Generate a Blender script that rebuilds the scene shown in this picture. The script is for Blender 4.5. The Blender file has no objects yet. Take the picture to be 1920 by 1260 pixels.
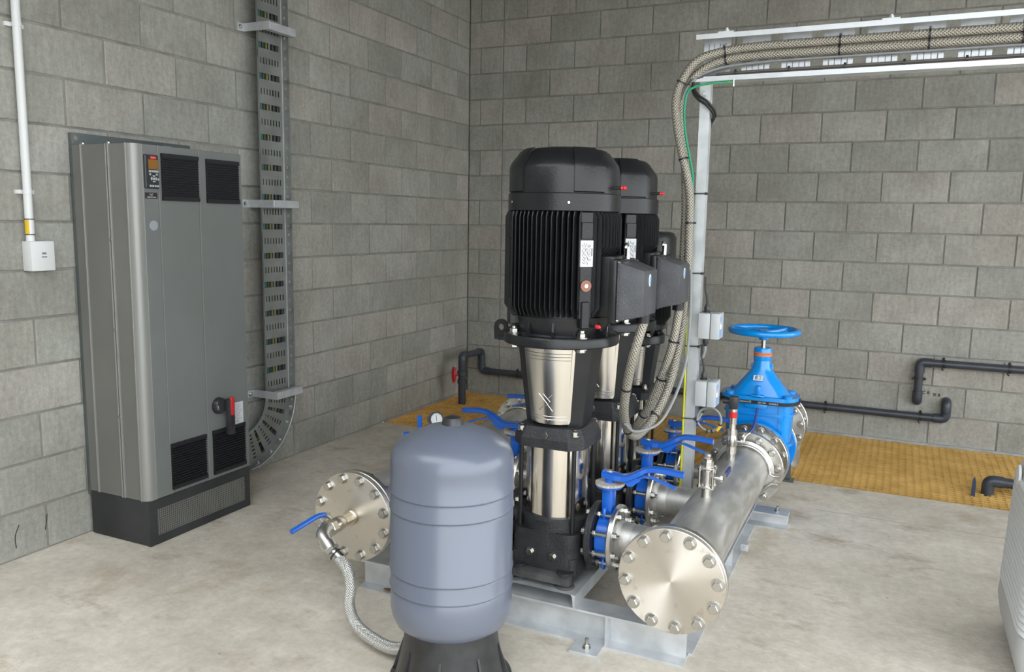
import bpy, bmesh, math, random
from mathutils import Vector, Matrix
random.seed(7)
PI = math.pi
S = bpy.context.scene
COL = S.collection

# ------------------------------------------------------------------ camera
CAM = Vector((3.2366, -6.006, 1.4347))
yaw, pitch, roll = -0.4389, 0.1395, 0.0171
Fw = Vector((math.sin(yaw)*math.cos(pitch), math.cos(yaw)*math.cos(pitch), -math.sin(pitch)))
r0 = Vector((math.cos(yaw), -math.sin(yaw), 0)); u0 = r0.cross(Fw)
Rt = r0*math.cos(roll)+u0*math.sin(roll); Up = -r0*math.sin(roll)+u0*math.cos(roll)
cd = bpy.data.cameras.new('camera'); cd.sensor_width = 36; cd.lens = 1529.3*36/1920
cd.clip_start = .05
cam = bpy.data.objects.new('camera', cd); COL.objects.link(cam)
cam.matrix_world = Matrix(((Rt.x, Up.x, -Fw.x, CAM.x), (Rt.y, Up.y, -Fw.y, CAM.y), (Rt.z, Up.z, -Fw.z, CAM.z), (0, 0, 0, 1)))
S.camera = cam
# ------------------------------------------------------------------ light: overcast daylight through the open door
W = bpy.data.worlds.new('overcast'); S.world = W; W.use_nodes = True
bg = W.node_tree.nodes['Background']
bg.inputs[0].default_value = (.92, .97, 1.0, 1); bg.inputs[1].default_value = 1.0
S.view_settings.view_transform = 'Standard'; S.view_settings.look = 'None'
S.view_settings.gamma = 1; S.view_settings.use_curve_mapping = False
S.view_settings.exposure = 2.0

# ------------------------------------------------------------------ helpers
def wl(o):
    v = Vector((0, 0, 0))
    while o: v = v+o.location; o = o.parent
    return v
def add(bm, vs, fs):
    vv = [bm.verts.new(v) for v in vs]
    for f in fs:
        try: bm.faces.new([vv[i] for i in f])
        except ValueError: pass
    return vv
def box(bm, x0, x1, y0, y1, z0, z1, bev=0, M=None, seg=2):
    vs = [Vector((x, y, z)) for x in (x0, x1) for y in (y0, y1) for z in (z0, z1)]
    if M: vs = [M @ v for v in vs]
    vv = add(bm, vs, [(0, 1, 3, 2), (4, 6, 7, 5), (0, 4, 5, 1), (2, 3, 7, 6), (0, 2, 6, 4), (1, 5, 7, 3)])
    if bev:
        es = list({e for v in vv for e in v.link_edges})
        bmesh.ops.bevel(bm, geom=es, offset=bev, segments=seg, affect='EDGES', profile=.5)
def frame(d):
    d = Vector(d).normalized()
    a = Vector((0, 0, 1)) if abs(d.z) < .9 else Vector((1, 0, 0))
    x = a.cross(d).normalized(); y = d.cross(x)
    return x, y, d
def lathe(bm, prof, o=(0, 0, 0), ax=(0, 0, 1), n=32, a0=0, a1=2*PI, rot=0):
    x, y, d = frame(ax); o = Vector(o)
    full = abs(a1-a0) > 6.28
    m = n if full else n+1
    rings = []
    for r, h in prof:
        if r < 1e-6: rings.append([bm.verts.new(o+d*h)])
        else: rings.append([bm.verts.new(o+d*h+(x*math.cos(t)+y*math.sin(t))*r) for t in [rot+a0+(a1-a0)*i/n for i in range(m)]])
    for A, B in zip(rings, rings[1:]):
        for i in range(n):
            j = (i+1) % m
            a = [A[0], A[0]] if len(A) == 1 else [A[i], A[j]]
            b = [B[0], B[0]] if len(B) == 1 else [B[i], B[j]]
            f = []
            for v in (a[0], a[1], b[1], b[0]):
                if v not in f: f.append(v)
            if len(f) > 2:
                try: bm.faces.new(f)
                except ValueError: pass
def cyl(bm, p0, p1, r0, r1=None, n=24, bev=0, rot=0):
    p0 = Vector(p0); p1 = Vector(p1); L = (p1-p0).length
    r1 = r0 if r1 is None else r1
    if bev: pr = [(0, 0), (r0-bev, 0), (r0, bev), (r1, L-bev), (r1-bev, L), (0, L)]
    else: pr = [(0, 0), (r0, 0), (r1, L), (0, L)]
    lathe(bm, pr, p0, p1-p0, n, rot=rot)
def ring(bm, p0, p1, ri, ro, n=48, bev=0):
    p0 = Vector(p0); p1 = Vector(p1); L = (p1-p0).length
    pr = [(ri, 0), (ro-bev, 0), (ro, bev), (ro, L-bev), (ro-bev, L), (ri, L), (ri, 0)] if bev else [(ri, 0), (ro, 0), (ro, L), (ri, L), (ri, 0)]
    lathe(bm, pr, p0, p1-p0, n)
def spline(pts, k=6, closed=False):
    P = [Vector(p) for p in pts]; n = len(P); out = []
    rng = range(n if closed else n-1)
    for i in rng:
        if closed: a, b, c, d = P[i-1], P[i], P[(i+1) % n], P[(i+2) % n]
        else: a, b, c, d = P[max(i-1, 0)], P[i], P[i+1], P[min(i+2, n-1)]
        for j in range(k):
            t = j/k
            out.append(.5*((2*b)+(c-a)*t+(2*a-5*b+4*c-d)*t*t+(3*b-a-3*c+d)*t**3))
    if not closed: out.append(P[-1])
    return out
def tube(bm, pts, r, n=12, closed=False):
    P = [Vector(p) for p in pts]; m = len(P)
    uv = bm.loops.layers.uv.verify()
    T = []
    for i in range(m):
        a = P[i-1] if (i or closed) else P[0]; b = P[(i+1) % m] if (i < m-1 or closed) else P[-1]
        T.append((b-a).normalized())
    x, y, _ = frame(T[0]); rings = []; s = 0; ss = []
    for i in range(m):
        x = (x-T[i]*x.dot(T[i])).normalized(); y = T[i].cross(x)
        rr = r[i] if isinstance(r, (list, tuple)) else r
        rings.append([bm.verts.new(P[i]+(x*math.cos(2*PI*j/n)+y*math.sin(2*PI*j/n))*rr) for j in range(n)])
        ss.append(s)
        if i < m-1: s += (P[i+1]-P[i]).length
    R = r[0] if isinstance(r, (list, tuple)) else r
    cir = 2*PI*R
    for i in range(m if closed else m-1):
        A, B = rings[i], rings[(i+1) % m]; s0 = ss[i]; s1 = ss[i+1] if i < m-1 else s
        for j in range(n):
            try: f = bm.faces.new([A[j], A[(j+1) % n], B[(j+1) % n], B[j]])
            except ValueError: continue
            for l, q in zip(f.loops, ((s0, j), (s0, j+1), (s1, j+1), (s1, j))): l[uv].uv = (q[0], cir*q[1]/n)
    if not closed:
        bm.faces.new(rings[0][::-1]); bm.faces.new(rings[-1])
def arc(c, a, b, r, t0, t1, n=8):
    c = Vector(c); a = Vector(a); b = Vector(b)
    return [c+(a*math.cos(t)+b*math.sin(t))*r for t in [t0+(t1-t0)*i/n for i in range(n+1)]]
def prism(bm, poly, fn, h0, h1):
    """poly of (a, b) swept from h0 to h1; fn(a, b, h) gives the point"""
    n = len(poly)
    vs = [fn(a, b, h0) for a, b in poly]+[fn(a, b, h1) for a, b in poly]
    add(bm, vs, [tuple(range(n))[::-1], tuple(range(n, 2*n))]+[(i, (i+1) % n, n+(i+1) % n, n+i) for i in range(n)])
XZ = lambda a, b, h: Vector((a, h, b))
YZ = lambda a, b, h: Vector((h, a, b))
XY = lambda a, b, h: Vector((a, b, h))
def rrect(a, b, r, n=5):
    out = []
    for cx, cy, t in ((a-r, b-r, 0), (-a+r, b-r, 1), (-a+r, -b+r, 2), (a-r, -b+r, 3)):
        for i in range(n+1):
            q = (t+i/n)*PI/2; out.append((cx+r*math.cos(q), cy+r*math.sin(q)))
    return out
def obj(name, bm, mat, parent=None, label=None, ang=35, keep=False):
    bmesh.ops.remove_doubles(bm, verts=bm.verts, dist=1e-6)
    bmesh.ops.recalc_face_normals(bm, faces=bm.faces)
    off = wl(parent)
    if off.length: bmesh.ops.translate(bm, verts=bm.verts, vec=-off)
    me = bpy.data.meshes.new(name)
    bm.to_mesh(me)
    if not keep: bm.free()
    me.polygons.foreach_set('use_smooth', [True]*len(me.polygons))
    me.set_sharp_from_angle(angle=math.radians(ang))
    me.materials.append(mat)
    o = bpy.data.objects.new(name, me); COL.objects.link(o); o.parent = parent
    if label: o['label'] = label
    return o
def thing(name, label, cat, loc=(0, 0, 0), group=None):
    o = bpy.data.objects.new(name, None); COL.objects.link(o); o.location = loc; o.empty_display_size = .1
    o['label'] = label; o['category'] = cat
    if group: o['group'] = group
    return o
def single(name, bm, mat, label, cat, group=None):
    vs = [v.co for v in bm.verts]
    c = Vector(((min(v.x for v in vs)+max(v.x for v in vs))/2, (min(v.y for v in vs)+max(v.y for v in vs))/2, min(v.z for v in vs)))
    bmesh.ops.translate(bm, verts=bm.verts, vec=-c)
    o = obj(name, bm, mat); o.location = c; o['label'] = label; o['category'] = cat
    if group: o['group'] = group
    return o
def struct(name, bm, mat, label=None):
    o = obj(name, bm, mat); o['kind'] = 'structure'
    if label: o['label'] = label
    return o
def copy_tree(o, parent=None):
    c = o.copy(); COL.objects.link(c); c.parent = parent
    for ch in list(o.children): copy_tree(ch, c)
    return c
def inst(o, parent, loc, rz=None):
    c = bpy.data.objects.new(o.name.split('.')[0], o.data); COL.objects.link(c); c.parent = parent
    c.location = Vector(loc)-wl(parent)
    if rz is not None: c.rotation_euler = rz
    return c
def text(name, s, size, mat, parent, loc, X, Y, align='CENTER', bold=0):
    cu = bpy.data.curves.new(name, 'FONT'); cu.body = s; cu.size = size; cu.align_x = align; cu.align_y = 'CENTER'
    cu.offset = bold; cu.resolution_u = 2
    t = bpy.data.objects.new('t', cu); me = bpy.data.meshes.new_from_object(t); bpy.data.objects.remove(t)
    X = Vector(X).normalized(); Y = Vector(Y).normalized(); N = X.cross(Y); L = Vector(loc)-wl(parent)
    me.transform(Matrix(((X.x, Y.x, N.x, L.x), (X.y, Y.y, N.y, L.y), (X.z, Y.z, N.z, L.z), (0, 0, 0, 1))))
    me.name = name; me.materials.clear(); me.materials.append(mat)
    o = bpy.data.objects.new(name, me); COL.objects.link(o); o.parent = parent
    return o
def bolt(bm, p, d, r=.011, h=.012, washer=True, stud=0):
    p = Vector(p); d = Vector(d).normalized()
    if washer: cyl(bm, p-d*.001, p+d*.003, r*1.3, n=16)
    cyl(bm, p+d*.002, p+d*h, r, n=6, bev=r*.12)
    if stud: cyl(bm, p+d*h, p+d*(h+stud), r*.58, n=10)

# ------------------------------------------------------------------ materials
def nodes(name):
    m = bpy.data.materials.new(name); m.use_nodes = True
    nt = m.node_tree; return m, nt, nt.nodes['Principled BSDF']
def N(nt, t, **kw):
    n = nt.nodes.new(t)
    for k, v in kw.items():
        if k.startswith('i_'): n.inputs[k[2:].replace('_', ' ')].default_value = v
        else: setattr(n, k, v)
    return n
def rgba(c): return (c[0], c[1], c[2], 1)
def mat(name, c, rough=.5, metal=0, c2=None, sc=6, bump=0, bsc=60, rvar=0, stretch=None, spec=.5, coat=0, detail=4, ramp=(.35, .65)):
    m, nt, b = nodes(name); L = nt.links.new
    b.inputs['Base Color'].default_value = rgba(c); b.inputs['Roughness'].default_value = rough
    b.inputs['Metallic'].default_value = metal; b.inputs['Specular IOR Level'].default_value = spec
    if coat: b.inputs['Coat Weight'].default_value = coat; b.inputs['Coat Roughness'].default_value = .15
    if c2 or bump or rvar:
        tc = N(nt, 'ShaderNodeTexCoord'); vec = tc.outputs['Object']
        if stretch:
            mp = N(nt, 'ShaderNodeMapping'); mp.inputs['Scale'].default_value = stretch
            L(vec, mp.inputs['Vector']); vec = mp.outputs['Vector']
        no = N(nt, 'ShaderNodeTexNoise', i_Scale=sc, i_Detail=detail); L(vec, no.inputs['Vector'])
        if c2:
            cr = N(nt, 'ShaderNodeValToRGB'); e = cr.color_ramp.elements
            e[0].position, e[1].position = ramp; e[0].color = rgba(c); e[1].color = rgba(c2)
            L(no.outputs['Fac'], cr.inputs['Fac']); L(cr.outputs['Color'], b.inputs['Base Color'])
        if rvar:
            mr = N(nt, 'ShaderNodeMapRange'); mr.inputs['To Min'].default_value = rough-rvar; mr.inputs['To Max'].default_value = rough+rvar
            mr.inputs['From Min'].default_value = .3; mr.inputs['From Max'].default_value = .7
            L(no.outputs['Fac'], mr.inputs['Value']); L(mr.outputs['Result'], b.inputs['Roughness'])
        if bump:
            n2 = N(nt, 'ShaderNodeTexNoise', i_Scale=bsc, i_Detail=3); L(vec, n2.inputs['Vector'])
            bp = N(nt, 'ShaderNodeBump', i_Strength=bump, i_Distance=.01); L(n2.outputs['Fac'], bp.inputs['Height']); L(bp.outputs['Normal'], b.inputs['Normal'])
    return m
def mat_block():
    m, nt, b = nodes('concrete_block'); L = nt.links.new
    oi = N(nt, 'ShaderNodeObjectInfo'); tc = N(nt, 'ShaderNodeTexCoord')
    ml = N(nt, 'ShaderNodeVectorMath', operation='MULTIPLY_ADD')
    sx = N(nt, 'ShaderNodeCombineXYZ')
    for i in range(3): L(oi.outputs['Random'], sx.inputs[i])
    L(sx.outputs[0], ml.inputs[0]); ml.inputs[1].default_value = (37, 53, 71); L(tc.outputs['Object'], ml.inputs[2])
    v = ml.outputs[0]
    n1 = N(nt, 'ShaderNodeTexNoise', i_Scale=3.5, i_Detail=5); L(v, n1.inputs['Vector'])
    mp = N(nt, 'ShaderNodeMapping'); mp.inputs['Scale'].default_value = (60, 60, 9); L(v, mp.inputs['Vector'])
    n2 = N(nt, 'ShaderNodeTexNoise', i_Scale=1, i_Detail=4); L(mp.outputs[0], n2.inputs['Vector'])
    cr = N(nt, 'ShaderNodeValToRGB'); e = cr.color_ramp.elements
    e[0].position = .0; e[1].position = 1; e[0].color = (.345, .345, .318, 1); e[1].color = (.425, .418, .395, 1)
    x = cr.color_ramp.elements.new(.5); x.color = (.385, .385, .356, 1)
    x = cr.color_ramp.elements.new(.93); x.color = (.42, .395, .365, 1)
    L(oi.outputs['Random'], cr.inputs['Fac'])
    c1 = N(nt, 'ShaderNodeValToRGB'); e = c1.color_ramp.elements; e[0].position = .3; e[1].position = .72
    e[0].color = (.86, .86, .85, 1); e[1].color = (1.1, 1.1, 1.095, 1); L(n1.outputs['Fac'], c1.inputs['Fac'])
    c2 = N(nt, 'ShaderNodeValToRGB'); e = c2.color_ramp.elements; e[0].position = .34; e[1].position = .62
    e[0].color = (.92, .92, .92, 1); e[1].color = (1.04, 1.04, 1.04, 1); L(n2.outputs['Fac'], c2.inputs['Fac'])
    vo = N(nt, 'ShaderNodeTexVoronoi', i_Scale=55); L(v, vo.inputs['Vector'])
    c3 = N(nt, 'ShaderNodeValToRGB'); e = c3.color_ramp.elements; e[0].position = .05; e[1].position = .11
    e[0].color = (.72, .72, .72, 1); e[1].color = (1, 1, 1, 1); L(vo.outputs['Distance'], c3.inputs['Fac'])
    ge = N(nt, 'ShaderNodeNewGeometry'); n5 = N(nt, 'ShaderNodeTexNoise', i_Scale=1.3, i_Detail=6, i_Roughness=.6); L(ge.outputs['Position'], n5.inputs['Vector'])
    c5 = N(nt, 'ShaderNodeValToRGB'); e = c5.color_ramp.elements; e[0].position = .32; e[1].position = .66
    e[0].color = (.86, .835, .80, 1); e[1].color = (1.06, 1.07, 1.06, 1); L(n5.outputs['Fac'], c5.inputs['Fac'])
    n6 = N(nt, 'ShaderNodeTexNoise', i_Scale=45, i_Detail=6, i_Roughness=.75); L(v, n6.inputs['Vector'])
    c6 = N(nt, 'ShaderNodeValToRGB'); e = c6.color_ramp.elements; e[0].position = .33; e[1].position = .66
    e[0].color = (.82, .82, .81, 1); e[1].color = (1.1, 1.1, 1.1, 1); L(n6.outputs['Fac'], c6.inputs['Fac'])
    prev = cr.outputs[0]
    for c in (c1, c2, c3, c5, c6):
        mx = N(nt, 'ShaderNodeMix', data_type='RGBA', blend_type='MULTIPLY'); mx.inputs[0].default_value = 1
        L(prev, mx.inputs[6]); L(c.outputs[0], mx.inputs[7]); prev = mx.outputs[2]
    L(prev, b.inputs['Base Color']); b.inputs['Roughness'].default_value = .92; b.inputs['Specular IOR Level'].default_value = .2
    n4 = N(nt, 'ShaderNodeTexNoise', i_Scale=120, i_Detail=4); L(v, n4.inputs['Vector'])
    bp = N(nt, 'ShaderNodeBump', i_Strength=.35, i_Distance=.006); L(n4.outputs['Fac'], bp.inputs['Height']); L(bp.outputs[0], b.inputs['Normal'])
    return m
def mat_floor():
    m, nt, b = nodes('floor_concrete'); L = nt.links.new
    tc = N(nt, 'ShaderNodeTexCoord'); v = tc.outputs['Object']
    n1 = N(nt, 'ShaderNodeTexNoise', i_Scale=.9, i_Detail=7); L(v, n1.inputs['Vector'])
    c1 = N(nt, 'ShaderNodeValToRGB'); e = c1.color_ramp.elements; e[0].position = .3; e[1].position = .7
    e[0].color = (.58, .53, .455, 1); e[1].color = (.80, .735, .65, 1); x = e.new(.5); x.color = (.70, .645, .565, 1)
    L(n1.outputs['Fac'], c1.inputs['Fac'])
    n2 = N(nt, 'ShaderNodeTexNoise', i_Scale=5, i_Detail=10, i_Roughness=.72); L(v, n2.inputs['Vector'])
    c2 = N(nt, 'ShaderNodeValToRGB'); e = c2.color_ramp.elements; e[0].position = .3; e[1].position = .7
    e[0].color = (.78, .77, .75, 1); e[1].color = (1.1, 1.1, 1.1, 1); L(n2.outputs['Fac'], c2.inputs['Fac'])
    n3 = N(nt, 'ShaderNodeTexNoise', i_Scale=1.7, i_Detail=9, i_Roughness=.62, i_Distortion=.3); L(v, n3.inputs['Vector'])
    c3 = N(nt, 'ShaderNodeValToRGB'); e = c3.color_ramp.elements; e[0].position = .30; e[1].position = .44
    e[0].color = (.78, .73, .655, 1); e[1].color = (1, 1, 1, 1); L(n3.outputs['Fac'], c3.inputs['Fac'])
    vo = N(nt, 'ShaderNodeTexVoronoi', i_Scale=8); L(v, vo.inputs['Vector'])
    c4 = N(nt, 'ShaderNodeValToRGB'); e = c4.color_ramp.elements; e[0].position = .025; e[1].position = .045
    e[0].color = (.45, .43, .4, 1); e[1].color = (1, 1, 1, 1); L(vo.outputs['Distance'], c4.inputs['Fac'])
    n7 = N(nt, 'ShaderNodeTexNoise', i_Scale=2.6, i_Detail=11, i_Roughness=.7); mp7 = N(nt, 'ShaderNodeMapping'); mp7.inputs['Location'].default_value = (5.3, 2.1, 0); mp7.inputs['Scale'].default_value = (1, 1.8, 1); L(v, mp7.inputs['Vector']); L(mp7.outputs[0], n7.inputs['Vector'])
    c7 = N(nt, 'ShaderNodeValToRGB'); e = c7.color_ramp.elements; e[0].position = .56; e[1].position = .70
    e[0].color = (1, 1, 1, 1); e[1].color = (.66, .605, .53, 1); L(n7.outputs['Fac'], c7.inputs['Fac'])
    n8 = N(nt, 'ShaderNodeTexNoise', i_Scale=28, i_Detail=8, i_Roughness=.75); L(v, n8.inputs['Vector'])
    c8 = N(nt, 'ShaderNodeValToRGB'); e = c8.color_ramp.elements; e[0].position = .32; e[1].position = .66
    e[0].color = (.86, .85, .84, 1); e[1].color = (1.07, 1.07, 1.07, 1); L(n8.outputs['Fac'], c8.inputs['Fac'])
    prev = c1.outputs[0]
    for c in (c2, c3, c4, c7, c8):
        mx = N(nt, 'ShaderNodeMix', data_type='RGBA', blend_type='MULTIPLY'); mx.inputs[0].default_value = 1
        L(prev, mx.inputs[6]); L(c.outputs[0], mx.inputs[7]); prev = mx.outputs[2]
    L(prev, b.inputs['Base Color']); b.inputs['Roughness'].default_value = .8; b.inputs['Specular IOR Level'].default_value = .25
    n4 = N(nt, 'ShaderNodeTexNoise', i_Scale=60, i_Detail=5); L(v, n4.inputs['Vector'])
    bp = N(nt, 'ShaderNodeBump', i_Strength=.2, i_Distance=.006); L(n4.outputs['Fac'], bp.inputs['Height']); L(bp.outputs[0], b.inputs['Normal'])
    return m
def mat_braid(name, ca, cb, pitch=.006, metal=.6, rough=.4):
    m, nt, b = nodes(name); L = nt.links.new
    uv = N(nt, 'ShaderNodeTexCoord'); sp = N(nt, 'ShaderNodeSeparateXYZ'); L(uv.outputs['UV'], sp.inputs[0])
    def mth(op, a, bb):
        n = N(nt, 'ShaderNodeMath', operation=op)
        for i, q in enumerate((a, bb)):
            if isinstance(q, (int, float)): n.inputs[i].default_value = q
            else: L(q, n.inputs[i])
        return n.outputs[0]
    k = 2*PI/pitch
    s1 = mth('SINE', mth('MULTIPLY', mth('ADD', sp.outputs[0], sp.outputs[1]), k), 0)
    s2 = mth('SINE', mth('MULTIPLY', mth('SUBTRACT', sp.outputs[0], sp.outputs[1]), k), 0)
    h = mth('MAXIMUM', s1, s2)
    cr = N(nt, 'ShaderNodeValToRGB'); e = cr.color_ramp.elements; e[0].position = .0; e[1].position = .62; e[0].color = rgba(cb); e[1].color = rgba(ca)
    mr = mth('MULTIPLY_ADD', h, .5); nt.nodes[-1].inputs[2].default_value = .5
    L(mr, cr.inputs['Fac']); L(cr.outputs[0], b.inputs['Base Color'])
    b.inputs['Metallic'].default_value = metal; b.inputs['Roughness'].default_value = rough
    bp = N(nt, 'ShaderNodeBump', i_Strength=.6, i_Distance=.002); L(h, bp.inputs['Height']); L(bp.outputs[0], b.inputs['Normal'])
    return m
def mat_earth():
    m, nt, b = nodes('earth_wire_sheath'); L = nt.links.new
    uv = N(nt, 'ShaderNodeTexCoord'); sp = N(nt, 'ShaderNodeSeparateXYZ'); L(uv.outputs['UV'], sp.inputs[0])
    a = N(nt, 'ShaderNodeMath', operation='MULTIPLY_ADD'); a.inputs[1].default_value = 2*PI/.025; L(sp.outputs[1], a.inputs[0])
    t = N(nt, 'ShaderNodeMath', operation='MULTIPLY'); t.inputs[1].default_value = 2.2; L(sp.outputs[0], t.inputs[0]); L(t.outputs[0], a.inputs[2])
    s = N(nt, 'ShaderNodeMath', operation='SINE'); L(a.outputs[0], s.inputs[0])
    g = N(nt, 'ShaderNodeMath', operation='GREATER_THAN'); L(s.outputs[0], g.inputs[0]); g.inputs[1].default_value = .1
    mx = N(nt, 'ShaderNodeMix', data_type='RGBA'); L(g.outputs[0], mx.inputs[0]); mx.inputs[7].default_value = (.0, .27, .13, 1); mx.inputs[6].default_value = (.66, .62, .02, 1)
    L(mx.outputs[2], b.inputs['Base Color']); b.inputs['Roughness'].default_value = .4
    return m
def mat_brushed_disc():
    m, nt, b = nodes('brushed_stainless_face'); L = nt.links.new
    b.inputs['Base Color'].default_value = (.68, .63, .57, 1); b.inputs['Metallic'].default_value = 1; b.inputs['Roughness'].default_value = .36
    tc = N(nt, 'ShaderNodeTexCoord'); no = N(nt, 'ShaderNodeTexNoise', i_Scale=14, i_Detail=5); L(tc.outputs['Object'], no.inputs['Vector'])
    mr = N(nt, 'ShaderNodeMapRange'); mr.inputs['To Min'].default_value = .3; mr.inputs['To Max'].default_value = .46; L(no.outputs['Fac'], mr.inputs['Value']); L(mr.outputs[0], b.inputs['Roughness'])
    cr = N(nt, 'ShaderNodeValToRGB'); e = cr.color_ramp.elements; e[0].position = .28; e[1].position = .4; e[0].color = (.5, .46, .42, 1); e[1].color = (.72, .68, .62, 1)
    L(no.outputs['Fac'], cr.inputs['Fac']); L(cr.outputs[0], b.inputs['Base Color'])
    tg = N(nt, 'ShaderNodeTangent', direction_type='RADIAL', axis='Y'); L(tg.outputs[0], b.inputs['Tangent'])
    b.inputs['Anisotropic'].default_value = .85; b.inputs['Anisotropic Rotation'].default_value = .25
    return m

BLOCK = mat_block(); FLOOR = mat_floor()
MORTAR = mat('mortar', (.22, .215, .195), .95, c2=(.32, .31, .285), sc=9, spec=.2)
CEIL = mat('ceiling_panel', (.15, .15, .14), .8)
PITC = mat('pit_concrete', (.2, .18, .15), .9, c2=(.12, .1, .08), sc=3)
APRON = mat('apron_concrete', (.45, .43, .39), .85, c2=(.38, .36, .33), sc=2)
GALV = mat('galvanised_steel', (.52, .54, .56), .42, .45, c2=(.66, .68, .7), sc=14, rvar=.08)
GALVD = mat('galvanised_dull', (.4, .41, .41), .5, .6, c2=(.52, .53, .53), sc=10, rvar=.08)
ZINC = mat('zinc_tray', (.25, .26, .25), .45, .6, c2=(.33, .34, .33), sc=8, rvar=.08)
SS = mat('stainless_pipe', (.47, .46, .435), .5, .8, c2=(.63, .62, .595), sc=16, rvar=.1, bump=.05, bsc=30, stretch=(1, .35, 1.6), detail=9, ramp=(.4, .62))
SSF = mat('stainless_flange', (.58, .56, .52), .32, 1, c2=(.7, .68, .65), sc=8, rvar=.1)
SSP = mat('polished_stainless', (.72, .68, .62), .16, 1, rvar=.05, sc=20)
SSG = mat('brushed_guard_steel', (.7, .67, .62), .24, 1)
SSB = mat('bolt_steel', (.5, .49, .46), .27, 1)
DISC = mat_brushed_disc()
CAST = mat('black_cast_iron', (.016, .017, .019), .5, c2=(.03, .031, .034), sc=12, bump=.35, bsc=160, spec=.4)
BLK = mat('black_motor_paint', (.009, .0095, .011), .33, c2=(.014, .0145, .016), sc=10, bump=.08, bsc=120, spec=.4)
BLKD = mat('black_dusty_paint', (.04, .041, .044), .55, c2=(.09, .09, .088), sc=18, bump=.2, bsc=200)
TBOX = mat('terminal_box_paint', (.05, .052, .06), .42, c2=(.07, .072, .08), sc=14, bump=.45, bsc=260)
BLUE = mat('blue_valve_enamel', (.005, .095, .48), .3, c2=(.008, .12, .56), sc=6, coat=.3)
BLUEG = mat('bright_blue_epoxy', (.0, .255, .74), .25, c2=(.0, .29, .8), sc=4, coat=.5)
WORN = mat('worn_notch_plate', (.42, .38, .33), .7, .3, c2=(.6, .56, .5), sc=40)
TANK = mat('grey_blue_enamel', (.122, .138, .182), .32, c2=(.13, .146, .192), sc=2, coat=.3)
BLKP = mat('black_plastic', (.02, .02, .022), .35, c2=(.035, .035, .037), sc=20)
RUB = mat('black_rubber', (.012, .012, .013), .6)
PVC = mat('dark_grey_pvc', (.04, .047, .06), .35, c2=(.055, .06, .072), sc=8)
WHT = mat('white_plastic', (.74, .75, .75), .4)
LGP = mat('light_grey_plastic', (.5, .52, .53), .4)
MGP = mat('mid_grey_plastic', (.5, .51, .51), .5)
YEL = mat('yellow_grating_resin', (.56, .335, .085), .65, c2=(.68, .43, .13), sc=9, bump=.4, bsc=300)
CAB = mat('grey_cabinet_paint', (.19, .203, .198), .42, .2, c2=(.21, .222, .217), sc=3, rvar=.05)
CABS = mat('grey_cabinet_side', (.19, .188, .175), .45, .25, c2=(.21, .208, .195), sc=3)
CABT = mat('bright_cabinet_trim', (.3, .3, .285), .4, .3)
CABP = mat('cabinet_back_plate', (.13, .15, .15), .5, .5, c2=(.17, .19, .19), sc=5)
PLIN = mat('dark_plinth_paint', (.022, .023, .025), .45, c2=(.04, .042, .045), sc=4)
VENT = mat('black_vent_plastic', (.012, .013, .016), .4)
DARK = mat('dark_void', (.008, .008, .008), .9)
RED = mat('red_plastic', (.6, .02, .025), .35)
ORG = mat('orange_band', (.75, .2, .06), .5)
SCR = mat('amber_screen', (.26, .12, .02), .3)
PAPER = mat('paper_label', (.62, .64, .66), .6)
INK = mat('black_ink', (.02, .02, .022), .6)
INKG = mat('grey_ink', (.2, .2, .22), .6)
WINK = mat('white_print', (.75, .75, .75), .5)
YLW = mat('yellow_label', (.75, .5, .02), .5)
LBLUE = mat('light_blue_label', (.22, .42, .75), .5)
BUTTON = mat('grey_button', (.42, .45, .47), .5)
COPPER = mat('rusty_cap', (.28, .12, .08), .6)
BRAID = mat_braid('braided_conduit_sheath', (.42, .39, .33), (.07, .06, .045), .0125, .45, .4)
HOSE = mat_braid('stainless_braided_hose', (.72, .71, .68), (.16, .16, .15), .0085, .8, .32)
GCAB = mat('grey_cable_sheath', (.26, .27, .275), .45)
BCAB = mat('black_cable_sheath', (.015, .015, .016), .5)
GRN = mat('green_cable_sheath', (.0, .075, .045), .45)
YGR = mat('yellow_green_cable_sheath', (.14, .15, .02), .45)
EARTH = mat_earth()
LEAF = mat('dry_leaf', (.16, .08, .04), .8)
DBLUE = mat('dark_blue_plastic', (.03, .05, .1), .4)
SCUFF = mat('black_scuff', (.03, .03, .03), .9)

# ------------------------------------------------------------------ room shell
H = 3.4; DY = -6.8     # wall height, front end of the left wall
def block_mesh(name, w, axis):
    bm = bmesh.new(); g = .0045
    if axis == 'y': box(bm, -.03, 0, -w+g, -g, g, .2-g, .003, seg=1)
    else: box(bm, g, w-g, 0, .03, g, .2-g, .003, seg=1)
    bmesh.ops.recalc_face_normals(bm, faces=bm.faces)
    me = bpy.data.meshes.new(name); bm.to_mesh(me); bm.free(); me.materials.append(BLOCK)
    return me
bm = bmesh.new(); box(bm, -.2, -.006, DY, .2, 0, H)
wallL = struct('wall_left', bm, MORTAR, 'grey concrete block wall behind the drive cabinet')
bm = bmesh.new(); box(bm, 0, 6.2, .006, .2, -.45, H)
wallB = struct('wall_back', bm, MORTAR, 'grey concrete block wall behind the pumps')
cache = {}
def put_block(par, w, axis, loc):
    k = (round(w, 3), axis)
    if k not in cache: cache[k] = block_mesh('block', w, axis)
    o = bpy.data.objects.new('block', cache[k]); COL.objects.link(o); o.parent = par
    o.location = Vector(loc)+Vector((random.uniform(-.0012, .0012) if axis == 'y' else 0, random.uniform(-.0012, .0012) if axis == 'x' else 0, 0))
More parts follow.
